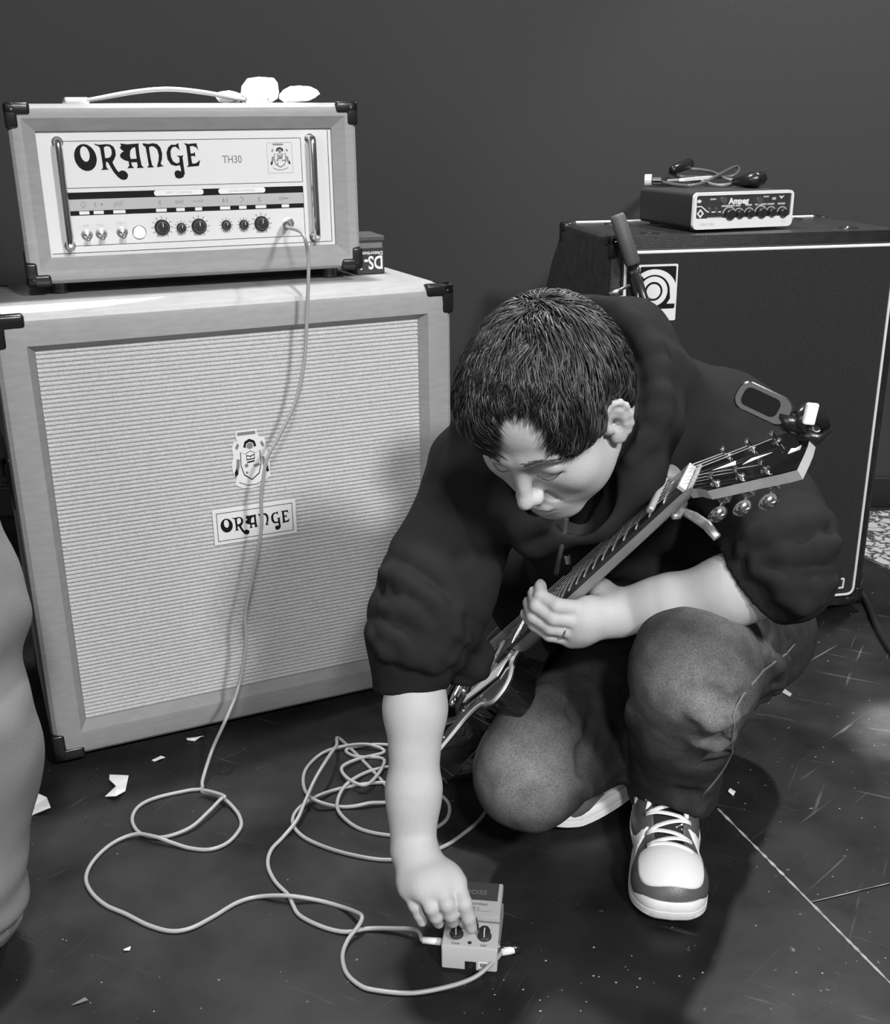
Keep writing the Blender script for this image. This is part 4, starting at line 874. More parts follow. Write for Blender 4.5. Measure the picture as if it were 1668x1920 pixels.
obj('nut', box(B(), nl1-.002, nl1+.0045, -.022, .022, -.006, .0035, .0008), M_BIND, gt)
# headstock
HA = .42
def hd(x, y, z): return (nl1+.004+x*math.cos(HA)+z*math.sin(HA), y, -.006-x*math.sin(HA)+z*math.cos(HA))
HO = [(0, .021), (.018, .024), (.040, .036), (.075, .038), (.12, .040), (.165, .043), (.185, .043), (.188, .016), (.189, 0), (.188, -.016), (.185, -.043), (.165, -.043), (.12, -.040), (.075, -.038), (.040, -.036), (.018, -.024), (0, -.021)]
HO = [(a*.79, b*.92) for a, b in HO]
bm = B(); prism(bm, HO, -.015, -.0015, f=lambda x, y, z: hd(x, z, y)); obj('headstock', bm, mat('pale_headstock_edge', .42, .35), gt)
bm = B(); prism(bm, HO, -.0015, .0003, f=lambda x, y, z: hd(x, z, y)); obj('headstock_veneer', bm, M_GLOSS, gt)
bm = B(); prism(bm, [(.028, .004), (.058, .010), (.060, .002)], .0003, .0007, f=lambda x, y, z: hd(x, z, y)); prism(bm, [(.070, -.002), (.106, .006), (.080, .006)], .0003, .0007, f=lambda x, y, z: hd(x, z, y)); prism(bm, [(.128, -.006), (.142, -.004), (.142, .004), (.136, .001), (.130, .003)], .0003, .0007, f=lambda x, y, z: hd(x, z, y)); obj('headstock_inlay', bm, M_WHITE, gt)
for sy in (-1, 1):
    for i, x in enumerate((.042, .074, .106)):
        t = obj('tuner_post', lathe(B(), [(0, -.001), (.0062, -.001), (.0062, .0015), (.0032, .003), (.0028, .008), (.0034, .009), (.0034, .0145), (0, .015)], (0, 0, 0), (0, 0, 1), 14), M_CHROME, gt, auto=40)
        t.matrix_local = Matrix.Translation(hd(x, sy*.026, 0)) @ Matrix.Rotation(HA, 4, 'Y')
        h = obj('tuner_housing', box(B(), -.007, .007, -.006, .010, -.026, -.0155, .002), M_CHROME, t)
        bm = B(); 
        if sy < 0: bmesh.ops.transform(bm, matrix=Matrix.Identity(4), verts=bm.verts[:])
        tube(bm, [(0, sy*.008, -.021), (0, sy*.022, -.021)], .0026, 8); 
        loft(bm, [[(r*.0118*math.cos(a), sy*y, -.021+r*.0062*math.sin(a)) for a in np.linspace(0, 2*PI, 17)[:-1]] for y, r in ((.0215, .5), (.023, .85), (.028, 1.), (.035, .95), (.0385, .7), (.0395, .3))]); obj('tuner_button', bm, M_CHROME, t, auto=40)
# strings
for i in range(6):
    f = (i-2.5)/2.5; r = (.00062, .00055, .00048, .0004, .00034, .0003)[i if GF > 0 else i]
    k = i if i < 3 else 5-i; px_ = hd((.042, .074, .106)[k], (-1 if i < 3 else 1)*V*.024, .007)
    pts = [(-.035, f*.0255*V, .004), (0, f*.0255*V, .0115), (GL, f*.0175*V, .0036), px_]
    obj('string', tube(B(), pts, r*1.25, 5), M_FRET, gt)
# pickups, bridge, knobs
for x, h in ((.135, .012), (.045, .012)):
    o = obj('pickup_ring', box(B(), x*S_-.023, x*S_+.023, -.044, .044, TZ, TZ+.007, .002), mat('ring_grey', .25, .3), gt)
    obj('pickup_cover', box(B(), x*S_-.018, x*S_+.018, -.035, .035, TZ+.003, TZ+.0125, .002), M_BPLAS, o, auto=40)
    for k in range(6): obj('pole_screw', lathe(B(), [(0, 0), (.0024, 0), (.0018, .001), (0, .0011)], (x*S_+.008, (k-2.5)*.0104, TZ+.0123), (0, 0, 1), 8), M_CHROME, o)
o = obj('bridge', box(B(), -.006, .008, -.042, .042, TZ+.004, TZ+.019, .002), M_CHROME, gt, auto=40)
for k in range(6): obj('saddle', box(B(), -.004, .005, (k-2.5)*.0102-.004, (k-2.5)*.0102+.004, TZ+.017, TZ+.0245, .001), M_NICKEL, o)
for s in (-1, 1): obj('bridge_post', lathe(B(), [(0, 0), (.0055, 0), (.0055, .006), (.004, .0065), (.004, .021), (0, .021)], (.001, s*.037, TZ), (0, 0, 1), 12), M_CHROME, o)
obj('tailpiece', tube(B(), [(-.038, -.048, TZ+.010), (-.040, -.03, TZ+.012), (-.040, .03, TZ+.012), (-.038, .048, TZ+.010)], [.006, .0075, .0075, .006], 12), M_CHROME, gt, smooth=True)
for x, y in ((-.060, .105), (-.105, .085), (-.05, .13), (-.125, .115)):
    obj('volume_knob', lathe(B(), [(0, 0), (.0125, 0), (.0125, .004), (.0105, .006), (.0100, .016), (.0085, .018), (0, .018)], (x*S_, y*S_*V, TZ+.0015), (0, 0, 1), 20), M_CHROME, gt, auto=35)
obj('switch_plate', lathe(B(), [(0, 0), (.014, 0), (.014, .001), (0, .001)], (.165*S_, -.095*S_*V, TZ+.0015), (0, 0, 1), 20), M_BIND, gt)
obj('pickguard', prism(B(), [(.16*S_, .034*V), (.15*S_, .075*V), (.08*S_, .07*V), (.01*S_, .062*V), (.01*S_, .046*V), (.1*S_, .046*V)][::int(V)], TZ+.004, TZ+.006, f=lambda x, y, z: (x, z, y)), M_BIND, gt)
obj('strap_button', lathe(B(), [(0, 0), (.004, 0), (.003, .006), (.0065, .009), (.0065, .011), (0, .012)], (-.19*S_, 0, TZ-th_*.5), (-1, 0, 0), 12), M_CHROME, gt)
obj('output_jack', lathe(B(), [(0, 0), (.012, 0), (.012, .001), (.006, .002), (.006, .004), (0, .004)], (-.135*S_, .146*S_*V, TZ-th_*.5), (-.6, .8*V, 0), 16), M_CHROME, gt)
gw = lambda x, y, z: brg+gn*x+gb*y+ga*z
# capo
x2 = (fx[0]+fx[1])/2+.004
cp_ = empty('capo', mw=Matrix.Translation(Vector(gw(x2, 0, 0))) @ Matrix(((gn[0], gb[0], ga[0]), (gn[1], gb[1], ga[1]), (gn[2], gb[2], ga[2]))).to_4x4(), label='silver clamp capo across the strings near the headstock', cat='capo')
MC = mat('satin_aluminium', .62, .32, .6)
obj('capo_bar', box(B(), -.005, .005, -.036 if V > 0 else -.034, .034 if V > 0 else .036, .0045, .0125, .0025, 3), MC, cp_, auto=40)
obj('pivot_disc', lathe(B(), [(0, -.008), (.012, -.008), (.0125, -.006), (.0125, .006), (.012, .008), (0, .008)], (0, -.038*V, .004), (1, 0, 0), 22), MC, cp_, auto=40)
obj('clamp_arm', tube(B(), [(0, -.034*V, -.002), (0, -.030*V, -.018), (0, -.010*V, -.026), (0, .012*V, -.026), (0, .018*V, -.021)], [.006, .0065, .006, .005, .004], 8), MC, cp_, smooth=True)
a = atd(1278, 958, 1.33); b = atd(1300, 968, 1.31); c = atd(1325, 985, 1.29); d = atd(1344, 1008, 1.27); IM = cp_.matrix_world.inverted()
obj('squeeze_lever', tube(B(), [tuple(IM @ Vector(p)) for p in (a, b, c, d)], [.005, .0062, .0062, .0055], 8, flat=.55), MC, cp_, smooth=True)
# clip-on tuner at the headstock tip
ct = empty('clip_tuner', mw=Matrix.Translation(Vector(gw(*hd(.148, 0, 0)))), label='black clip-on tuner with oval screen clamped on the headstock tip', cat='tuner')
IT = ct.matrix_world.inverted(); it = lambda p: IT @ Vector(p)
tdp = float((gw(*hd(.148, 0, 0))-CO)@CF)
cA = atd(1400, 742, tdp+.01); cB = atd(1470, 775, tdp-.005); cu = nrm(atd(1400, 742, tdp)-atd(1420, 722, tdp))
ax1_ = nrm(cB-cA); view = nrm(CO-cA); sd_ = nrm(np.cross(view, ax1_)); nn_ = np.cross(ax1_, sd_); ctr = (cA+cB)/2
fm = lambda u, t, v: it(ctr+ax1_*u+sd_*v+nn_*t)
bm = B(); loft(bm, [[tuple(fm(u, t, v)) for u, v in rrect(-.034+i, .030-i, -.0165+i, .0165-i, .012, 5)] for t, i in ((-.008, .003), (-.006, 0), (.004, 0), (.006, .0015))]); obj('tuner_case', bm, M_BPLAS, ct, auto=40)
bm = B(); loft(bm, [[tuple(fm(u, t, v)) for u, v in rrect(-.026, .016, -.0105, .0105, .007, 5)] for t in (.0058, .0064)]); obj('display', bm, M_MATTE, ct)
q1 = atd(1475, 790, tdp-.004); q2 = atd(1530, 770, tdp); q3 = atd(1550, 800, tdp+.01); q4 = atd(1525, 835, tdp+.012)
obj('hinge', tube(B(), [tuple(it(p)) for p in (atd(1458, 775, tdp), q1, atd(1500, 800, tdp-.002))], [.008, .011, .012], 12), M_BPLAS, ct, smooth=True)
obj('upper_jaw', tube(B(), [tuple(it(p)) for p in (atd(1490, 800, tdp-.004), atd(1512, 775, tdp-.004), atd(1535, 785, tdp), atd(1548, 802, tdp+.004))], [.012, .013, .010, .006], 10), M_BPLAS, ct, smooth=True)
obj('lower_jaw', tube(B(), [tuple(it(p)) for p in (atd(1500, 812, tdp+.012), atd(1530, 822, tdp+.014), atd(1555, 805, tdp+.012))], [.009, .009, .005], 10), M_BPLAS, ct, smooth=True)
o = obj('jaw_pad', box(B(), -.007, .007, -.003, .003, -.012, .012, .002), M_WHITE, ct, label='white pad on the jaw'); q = atd(1519, 776, tdp-.018); o.location = it(q); o.rotation_euler = (0, .15, .2)
# ---------------------------------------------------------------- crouching person
HO3 = np.array([.1262, 1.2108, .7481])
RH = np.array([[-0.8417, -0.3867, -0.377], [0.5398, -0.5828, -0.6075], [0.0152, -0.7148, 0.6992]])
hp = lambda x, y, z: HO3+RH@np.array([x, y, z], float)
def rot(ax, a):
    c, s = math.cos(a), math.sin(a); return np.array({'x': [[1, 0, 0], [0, c, -s], [0, s, c]], 'y': [[c, 0, s], [0, 1, 0], [-s, 0, c]], 'z': [[c, -s, 0], [s, c, 0], [0, 0, 1]]}[ax])
C7 = np.array([.235, 1.375, .735])
SHL = np.array([.405, 1.475, .650]); SHR = np.array([.052, 1.435, .605])
ELL = atd(1478, 1084, 1.40); WRL = atd(1165, 1148, 1.50)
ELR = atd(780, 1205, 1.44); WRR = atz(774, 1590, .155)
PEL = np.array([.415, 1.70, .27]); WAI = np.array([.355, 1.62, .42]); CHE = np.array([.27, 1.50, .575])
HIPL = np.array([.515, 1.66, .245]); HIPR = np.array([.335, 1.70, .25])
KNL = atd(1305, 1262, 1.43); ANL = np.array([.350, 1.448, .10]); KNR = atd(992, 1450, 1.58); ANR = np.array([.315, 1.60, .105])
SAX = nrm(SHL-SHR)

def head_shape(b, H=hp, R=RH, sc=1.):
    E = lambda c, r, Rl=None, k=.02, op='u': b.ell(H(*[v*sc for v in c]), np.array(r)*sc, R if Rl is None else R@Rl, k*sc, op)
    C = lambda a, c, r1, r2=None, k=.02, op='u': b.cap(H(*[v*sc for v in a]), H(*[v*sc for v in c]), r1*sc, (r2 if r2 else r1)*sc, k*sc, op)
    E((0, -.009, .048), (.0745, .089, .077), k=.01); E((0, .030, .055), (.066, .056, .056), k=.03)
    E((0, .036, -.008), (.066, .052, .066), k=.03)
    for s in (-1, 1):
        C((s*.053, .004, -.045), (s*.020, .066, -.083), .019, .018, .03); E((s*.043, .056, -.012), (.023, .024, .021), k=.03)
        E((s*.040, .040, -.045), (.024, .030, .028), k=.03)
        C((s*.012, .086, .040), (s*.043, .072, .042), .0085, .008, .016)
    E((0, .076, -.085), (.021, .017, .017), k=.025); E((0, .066, -.052), (.034, .032, .030), k=.025)
    for s in (-1, 1):
        E((s*.032, .097, .021), (.018, .014, .0125), k=.014, op='s')
        E((s*.032, .0735, .020), (.0175, .0140, .0135), k=.004)
        C((s*.018, .0865, .0105), (s*.032, .0890, .0085), .0013, None, .003, 's'); C((s*.032, .0890, .0085), (s*.045, .0795, .0125), .0013, None, .003, 's')
        C((s*.018, .085, .034), (s*.032, .087, .037), .0012, None, .006, 's'); C((s*.032, .087, .037), (s*.046, .077, .032), .0012, None, .006, 's')
    C((0, .087, .034), (0, .105, -.014), .0068, .0082, .013); E((0, .109, -.021), (.0098, .0105, .0085), k=.008)
    for s in (-1, 1):
        E((s*.0115, .099, -.025), (.0062, .0090, .0070), k=.006); E((s*.0060, .1055, -.0325), (.0033, .0045, .004), k=.003, op='s')
        C((s*.018, .090, -.030), (s*.029, .078, -.056), .0022, None, .010, 's')
    P_ = [(-.023, .084, -.0575), (-.009, .0955, -.0535), (0, .0965, -.0545), (.009, .0955, -.0535), (.023, .084, -.0575)]
    for a, c in zip(P_, P_[1:]): C(a, c, .0045, None, .006)
    P_ = [(-.018, .0855, -.0635), (0, .0945, -.0655), (.018, .0855, -.0635)]
    for a, c in zip(P_, P_[1:]): C(a, c, .0058, None, .006)
    P_ = [(-.024, .0875, -.0585), (0, .1035, -.0592), (.024, .0875, -.0585)]
    for a, c in zip(P_, P_[1:]): C(a, c, .0016, None, .003, 's')
    C((0, .104, -.036), (0, .102, -.046), .0022, None, .006, 's')
    # ears
    for s in (-1, 1):
        u_ = nrm([s*.65, -.76, 0]); v_ = nrm([0, -.17, .98]); n_ = nrm(np.cross(u_, v_)); n_ = n_ if n_[0]*s > 0 else -n_
        Rl = np.stack([n_, u_, v_], 1); c_ = np.array([s*.0836, .004, .009])
        Q = lambda a, d, e: tuple(c_+n_*a+u_*d+v_*e)
        E(Q(0, 0, 0), (.0038, .0155, .0275), Rl, .008)
        for L_, r in (([Q(.001, .0158*math.cos(t), .0285*math.sin(t)) for t in np.radians([195, 160, 125, 90, 60, 30, 0, -30, -58])], .0034), ([Q(.001, .008*math.cos(t), .017*math.sin(t)+.001) for t in np.radians([75, 40, 0, -40, -75])], .0030)):
            for a, c in zip(L_, L_[1:]): C(a, c, r, None, .003)
        E(Q(.005, -.0035, -.003), (.0060, .0070, .0120), Rl, .003, 's'); E(Q(.003, -.0125, -.004), (.003, .0035, .006), Rl, .004)
        E(Q(0, -.004, -.026), (.0045, .0085, .0095), Rl, .006)
def hand(b, wr, mcp, joints, rads, palm_r=.017, thumb=None, k=.010):
    """wr: wrist, mcp: 4 knuckles, joints: per finger [pip, dip, tip]"""
    for m, r in zip(mcp, rads): b.cap(wr+(m-wr)*.12, m, palm_r*1.05, r*1.28, .018)
    for i in range(3): b.cap((mcp[i]*.8+wr*.2), (mcp[i+1]*.8+wr*.2), palm_r*.8, palm_r*.78, .016)
    for m, J, r in zip(mcp, joints, rads): b.chain([m]+list(J), [r*1.12, r*1.02, r*.92, r*.80], .0035)
    if thumb: b.chain(thumb[0], thumb[1], .010)
sk = Blob(); head_shape(sk)
sk.cap(hp(0, -.030, -.035), C7+np.array([-.015, -.01, -.035]), .050, .050, .03)
tors = Blob()
for q_ in (sk, tors): q_.cap(C7+np.array([0, .02, -.04]), SHL, .04, .05, .02); q_.cap(C7+np.array([0, .02, -.04]), SHR, .04, .05, .02); q_.cap(C7+np.array([.02, .04, -.05]), WAI, .06, .08, .03); q_.cap(CHE, PEL, .09, .09, .03)
for a, b_, c_, z_ in ((SHL, ELL, WRL, 1.), (SHR, ELR, WRR, .86)):
    sk.cap(a, b_, .048, .042*z_, .04); sk.cap(b_, b_+(c_-b_)*.32, .042*z_, .0455*z_, .02); sk.cap(b_+(c_-b_)*.32, b_+(c_-b_)*.75, .0455*z_, .033*z_**.5, .02)
# right arm: forearm flattens to the wrist
wd = nrm(WRR-ELR); ws = nrm(np.cross(wd, nrm(CO-WRR))); 
for s in (-1, 1): sk.cap(ELR+(WRR-ELR)*.72+ws*s*.006, WRR+ws*s*.009, .029, .0205, .02)
M4 = [atz(857, 1656, .138), atz(828, 1668, .137), atz(797, 1675, .133), atz(766, 1670, .126)]
J4 = [[atz(870, 1694, .125), atz(878, 1720, .104), atz(883, 1740, .086)],
      [atz(838, 1695, .127), atz(845, 1714, .110), atz(848, 1728, .092)],
      [atz(809, 1701, .120), atz(817, 1718, .104), atz(822, 1730, .088)],
      [atz(778, 1697, .112), atz(786, 1714, .098), atz(791, 1728, .086)]]
TH = [WRR+np.array([.012, .008, -.008]), atz(842, 1655, .112), atz(866, 1700, .098), atz(872, 1728, .084)]
hand(sk, WRR, M4, J4, [.0098, .0102, .0096, .0086], .0185, ([TH[0], TH[1], TH[2], TH[3]], [.018, .0135, .0115, .0095]))
# left arm and hand round the neck
wl_ = nrm(WRL-ELL); wsl = nrm(np.cross(wl_, nrm(CO-WRL)))
for s in (-1, 1): sk.cap(ELL+(WRL-ELL)*.70+wsl*s*.006, WRL+wsl*s*.009, .030, .0235, .02)
M4 = [atd(1092, 1142, 1.475), atd(1086, 1164, 1.475), atd(1078, 1184, 1.485), atd(1068, 1198, 1.50)]
J4 = [[atd(1045, 1136, 1.46), atd(1014, 1118, 1.475), atd(1013, 1098, 1.49)],
      [atd(1038, 1158, 1.465), atd(1006, 1136, 1.475), atd(1000, 1112, 1.495)],
      [atd(1032, 1176, 1.475), atd(1000, 1156, 1.485), atd(990, 1130, 1.51)],
      [atd(1030, 1190, 1.49), atd(1002, 1172, 1.50), atd(984, 1152, 1.52)]]
TL = [WRL+np.array([-.010, .0, .012]), atd(1128, 1108, 1.51), atd(1102, 1088, 1.53), atd(1078, 1076, 1.545)]
hand(sk, WRL, M4, J4, [.0105, .0108, .0103, .0092], .021, (TL, [.021, .016, .0125, .0105]), .012)
PO = np.array([.30, 1.45, 0.])
prs = empty('person', PO, label='crouching person in black hooded sweatshirt and faded jeans, turning the knob of the pedal', cat='person')
lo, hi = np.array([-.12, 1.02, .03]), np.array([.58, 1.80, .92])
me = mesh_sdf(sk, lo, hi, .0026, 'body', True); to_local(me, PO); body = link('body', me, M_SKIN, prs, True)
# fine head surface is kept in the same body mesh; nails are parts
def nail(tip, dip, up, r, par):
    d = nrm(tip-dip); s = nrm(np.cross(d, up)); u = nrm(np.cross(s, d)); R_ = Matrix(((s[0], d[0], u[0]), (s[1], d[1], u[1]), (s[2], d[2], u[2]))).to_4x4(); c = tip+u*r*.74+d*r*.05-PO
    bm = B(); bmesh.ops.create_uvsphere(bm, u_segments=12, v_segments=8, radius=1., matrix=Matrix.Translation(Vector(c)) @ R_ @ Matrix.Diagonal((r*.62, r*.75, r*.18, 1))); obj('fingernail', bm, M_NAIL, par, smooth=True)
for J, r in zip(J4, (.0084, .0086, .0082, .0074)): nail(J[2], J[1], nrm(CO-J[2])*.6-ga*.0+np.array([0, 0, .3]), r, body)
# eyebrows, lashes
for s in (-1, 1):
    obj('eyelash', tube(B(), spline([tuple(hp(*p)-PO) for p in ((s*.017, .0880, .0105), (s*.026, .0905, .0078), (s*.035, .0885, .0080), (s*.0465, .0785, .0130))], 5), .00042, 6), M_HAIR, body, smooth=True)
    bm = B()
    for i in range(60):
        t = RNG.uniform(0, 1); x = .012+.036*t; y = .0945-.020*t**1.6; z = .045+.006*math.sin(t*2.6)-.006*t+RNG.uniform(-.0030, .0030)*(1-.5*t)
        nd = nrm(RH@np.array([s*.35, 1, 0])); p = hp(s*x, y, z); p = p-nd*(float(sk(p[None, :])[0])-.0003); q = p+RH@np.array([s*.0060, -.001, .0012*(1-t)-.0012]); q = q-nd*(float(sk(q[None, :])[0])-.0005)
        tube(bm, [tuple(p-PO), tuple(q-PO)], [.0004, .00015], 4, caps=False)
    tag(obj('eyebrow', bm, mat('eyebrow_hair', .05, .6), body), kind='stuff')
# ring on the left hand
a, b_ = M4[2], J4[2][0]; mid = a+(b_-a)*.55; d = nrm(b_-a); s, t, _ = frame_of(d); s = np.array(s); t = np.array(t); L_ = [tuple(mid+(s*math.cos(q)+t*math.sin(q))*.0118-PO) for q in np.linspace(0, 2*PI, 25)]
obj('finger_ring', tube(B(), L_, .0016, 6, caps=False), M_CHROME, body, smooth=True, label='silver ring')

# ---- hair: dark shell with combed strands
ZL = (np.array([-.14, -.10, -.06, -.035, -.02, .0, .016, .024, .034, .044, .055, .12]), np.array([-.075, -.075, -.070, -.050, .030, .052, .045, .010, .012, .036, .070, .082]))
ZF = (np.array([-.09, -.070, -.060, -.050, -.034, -.010, .004, .014, .026, .036, .046, .056, .07, .09]), np.array([.0, .026, .060, .092, .114, .117, .108, .090, .066, .052, .050, .048, .03, .0]))
def hairline(q): # >0 outside the hair
    j = .004*np.sin(q[..., 0]*310+np.sin(q[..., 1]*200))+.003*np.sin(q[..., 0]*140)
    part = .012*np.exp(-((q[..., 0]+.012)/.018)**2)*(q[..., 1] > .03)
    fr = -.014*np.exp(-((np.abs(q[..., 0])-.052)/.014)**2)*(q[..., 1] > .03)
    zs = np.interp(q[..., 1], ZL[0], ZL[1]); zf = np.interp(q[..., 0], ZF[0], ZF[1]); w = np.clip((q[..., 1]-.036)/.016, 0, 1)
    return zs*(1-w)+zf*w+j-q[..., 2]
cr_ = Blob(); cr_.ell(hp(0, -.009, .048), (.0745, .089, .077), RH, .01); cr_.ell(hp(0, .030, .055), (.066, .056, .056), RH, .03); cr_.ell(hp(0, -.03, .0), (.068, .072, .07), RH, .03)
def hair_sdf(P, off=1.):
    q = (P-HO3)@RH; d = cr_(P); th = (.0085+.003*np.clip((q[..., 2]-.06)/.06, 0, 1)+.003*wob(q, 60, 1))*off
    g = hairline(q); th = th*(.35+.65*np.clip(-g/.03, 0, 1)); d = d-th; h = np.maximum(.014-np.abs(d-g), 0)/.014; return np.maximum(d, g)+h*h*.014*.25
me = mesh_sdf(hair_sdf, HO3-.18, HO3+.18, .0035, 'hair'); to_local(me, PO); hair = link('hair', me, M_HAIR, prs, True, label='short tousled dark hair')
# strands
NS = 9000; NSEG = 9
u = RNG.normal(size=(60000, 3)); u /= np.linalg.norm(u, axis=1)[:, None]; Q = u*np.array([.095, .115, .105])+np.array([0, -.010, .045])
P = HO3+Q@RH.T
for _ in range(6):
    d = cr_(P); e = 1e-4; G_ = np.stack([cr_(P+np.eye(3)[i]*e)-d for i in range(3)], -1)/e; G_ /= np.linalg.norm(G_, axis=-1)[:, None]+1e-9; P = P-G_*(d-.010)[:, None]
q = (P-HO3)@RH; ok = (hairline(q) < -.002) & (q[:, 2] > -.06); P = P[ok][:NS]; NS = len(P)
whorl = np.array([.004, -.060, .106]); pts = [P.copy()]; q0 = (P-HO3)@RH
seed = RNG.uniform(size=NS); clump = wob(q0, 75, 2.)
length = .026+.026*RNG.uniform(size=NS); length = np.minimum(length, np.maximum(-hairline(q0), 0)*1.25+.005+.014*RNG.uniform(size=NS)**2); length *= np.where(q0[:, 1] < -.07, .6, 1.)
for k in range(NSEG-1):
    q = (P-HO3)@RH; d = q-whorl; d[:, 2] *= .9; dn = np.linalg.norm(d, axis=1)[:, None]; d = d/dn
    d += np.array([0, .25, -.25])*np.clip(1-dn*4, 0, 1)
    d[:, 0] += .55*np.sin(clump*4)+.14*np.sin(seed*40); d[:, 1] += .18*np.cos(clump*5+1); d[:, 2] += -.25*(q[:, 1] > .03)
    dw = d@RH.T; f = cr_(P); e = 1e-4; G_ = np.stack([cr_(P+np.eye(3)[i]*e)-f for i in range(3)], -1)/e; G_ /= np.linalg.norm(G_, axis=-1)[:, None]+1e-9
    dw -= G_*np.sum(dw*G_, 1)[:, None]; dw /= np.linalg.norm(dw, axis=1)[:, None]+1e-9
    P = P+dw*(length/(NSEG-1))[:, None]; f = cr_(P); fade_ = .35+.65*np.clip(-hairline((P-HO3)@RH)/.03, 0, 1); tgt = fade_*.0115+.006*np.sin(PI*min(1, (k+1)/(NSEG-1)*.9))*(seed-.2)+.003*np.clip((q[:, 2]-.06)/.06, 0, 1)
    tgt = np.where(hairline((P-HO3)@RH) > .0, np.maximum(.004, tgt-.004*(k > 3)), tgt)
    P = P+G_*((tgt-f)*.6)[:, None]; pts.append(P.copy())
PT = np.stack(pts, 1)-PO; rad = np.interp(np.linspace(0, 1, NSEG), [0, .5, 1], [.0008, .0010, .00012])
T_ = np.gradient(PT, axis=1); T_ /= np.linalg.norm(T_, axis=-1)[..., None]+1e-9; up_ = np.array([.3, .2, .93]); A_ = np.cross(T_, up_); A_ /= np.linalg.norm(A_, axis=-1)[..., None]+1e-9; B2 = np.cross(T_, A_)
def strands(sel, name, m):
    Pp, Aa, Bb = PT[sel], A_[sel], B2[sel]; n = len(Pp)
    V_ = np.stack([Pp+(Aa*math.cos(a)+Bb*math.sin(a))*rad[None, :, None] for a in (0, 2*PI/3, 4*PI/3)], 2).reshape(-1, 3)
    i0 = (np.arange(n)*NSEG*3)[:, None, None]+(np.arange(NSEG-1)*3)[None, :, None]; kk = np.arange(3)[None, None, :]; k2 = (kk+1) % 3
    Qd = np.stack([i0+kk, i0+k2, i0+3+k2, i0+3+kk], -1).reshape(-1, 4)
    me = bpy.data.meshes.new(name); me.vertices.add(len(V_)); me.vertices.foreach_set('co', V_.ravel()); me.loops.add(len(Qd)*4); me.loops.foreach_set('vertex_index', Qd.ravel().astype(np.int32)); me.polygons.add(len(Qd)); me.polygons.foreach_set('loop_start', np.arange(0, len(Qd)*4, 4, dtype=np.int32)); me.update(calc_edges=True)
    o = link(name, me, m, hair, True); o['kind'] = 'stuff'
hlsel = (np.sin(seed*97)*.5+.5+.45*wob(q0, 45, 4.)-.9*np.clip((q0[:, 0]-.005)/.03, 0, 1)) > .72  # strands that carry the painted highlights, mostly on one side of the head
strands(~hlsel, 'hair_strands', M_HAIR2); strands(hlsel, 'hair_highlight_strands', M_HAIR3)

# ---- hooded sweatshirt
hd_ = Blob()
hd_.cap(CHE+SAX*.075, WAI+SAX*.065, .115, .125, .05); hd_.cap(CHE-SAX*.075, WAI-SAX*.065, .115, .125, .05)
hd_.cap(WAI+SAX*.06, PEL+SAX*.06+np.array([0, -.01, .03]), .125, .135, .04); hd_.cap(WAI-SAX*.06, PEL-SAX*.06+np.array([0, -.01, .03]), .125, .13, .04)
hd_.cap(C7+np.array([.0, .03, -.055]), SHL+np.array([-.02, .0, -.005]), .078, .070, .05); hd_.cap(C7+np.array([0, .03, -.055]), SHR+np.array([.02, 0, -.005]), .078, .070, .05)
hd_.cap(C7+np.array([.06, .08, -.07]), CHE+np.array([.09, .06, .0]), .095, .12, .05)
hd_.cap(C7+np.array([.02, .06, -.06]), CHE+np.array([.0, .06, .03]), .085, .12, .05)
hd_.cap(CHE+np.array([-.06, -.01, -.08]), WAI+np.array([-.12, -.02, -.06]), .09, .10, .04); hd_.cap(atd(985, 1080, 1.80), atd(1060, 1180, 1.90), .085, .09, .04)
CUL = ELL+(WRL-ELL)*.22; CUR = atd(757, 1296, 1.452)
hd_.cap(SHL, ELL+(SHL-ELL)*.1, .073, .068, .05); hd_.cap(SHL+np.array([0, .02, -.06]), ELL+np.array([0, .03, .04]), .060, .058, .04)
hd_.cap(ELL, CUL+(CUL-ELL)*.9, .060, .050, .02); hd_.plane(CUL, WRL-ELL+np.array([0, 0, .15])*.3, .004) if False else None
hd_.cap(SHR, ELR+(SHR-ELR)*.15, .073, .074, .05); hd_.cap(ELR+(SHR-ELR)*.35, ELR, .074, .062, .03); hd_.cap(ELR, CUR+(CUR-ELR)*.3, .060, .040, .02); hd_.cap(atd(800, 1150, 1.47), atd(872, 1235, 1.52), .045, .038, .03)
# hood lying round the neck
HR = [atd(1000, 1010, 1.385), atd(1110, 970, 1.355), atd(1188, 890, 1.345), atd(1218, 790, 1.355), atd(1204, 695, 1.385), atd(1155, 630, 1.415), atd(1070, 610, 1.44)]
hd_.chain([p for p in HR], [.022, .030, .036, .040, .044, .044, .040], .016)
hd_.chain([atd(1232, 715, 1.42), atd(1185, 640, 1.45), atd(1110, 620, 1.47)], [.05, .048, .045], .03)
HR2 = [atd(1000, 1010, 1.40), atd(930, 965, 1.43), atd(880, 880, 1.44), atd(880, 800, 1.44)]
hd_.chain(HR2, [.022, .026, .030, .028], .02)
hd_.cap(hp(0, .0, -.055), hp(0, .04, -.14), .052, .048, .012, 's')
fp_ = []
for x, y in ((1140, 640), (1175, 690), (1195, 740), (1200, 790), (1190, 840), (1165, 885), (1120, 925)):
    q = shoot(sk, x, y); q = atd(x, y, 1.42) if q is None or (q-CO)@CF < 1.25 else q+ray(x, y)*.004
    fp_.append(q)
hd_.chain(fp_, .030, .02)
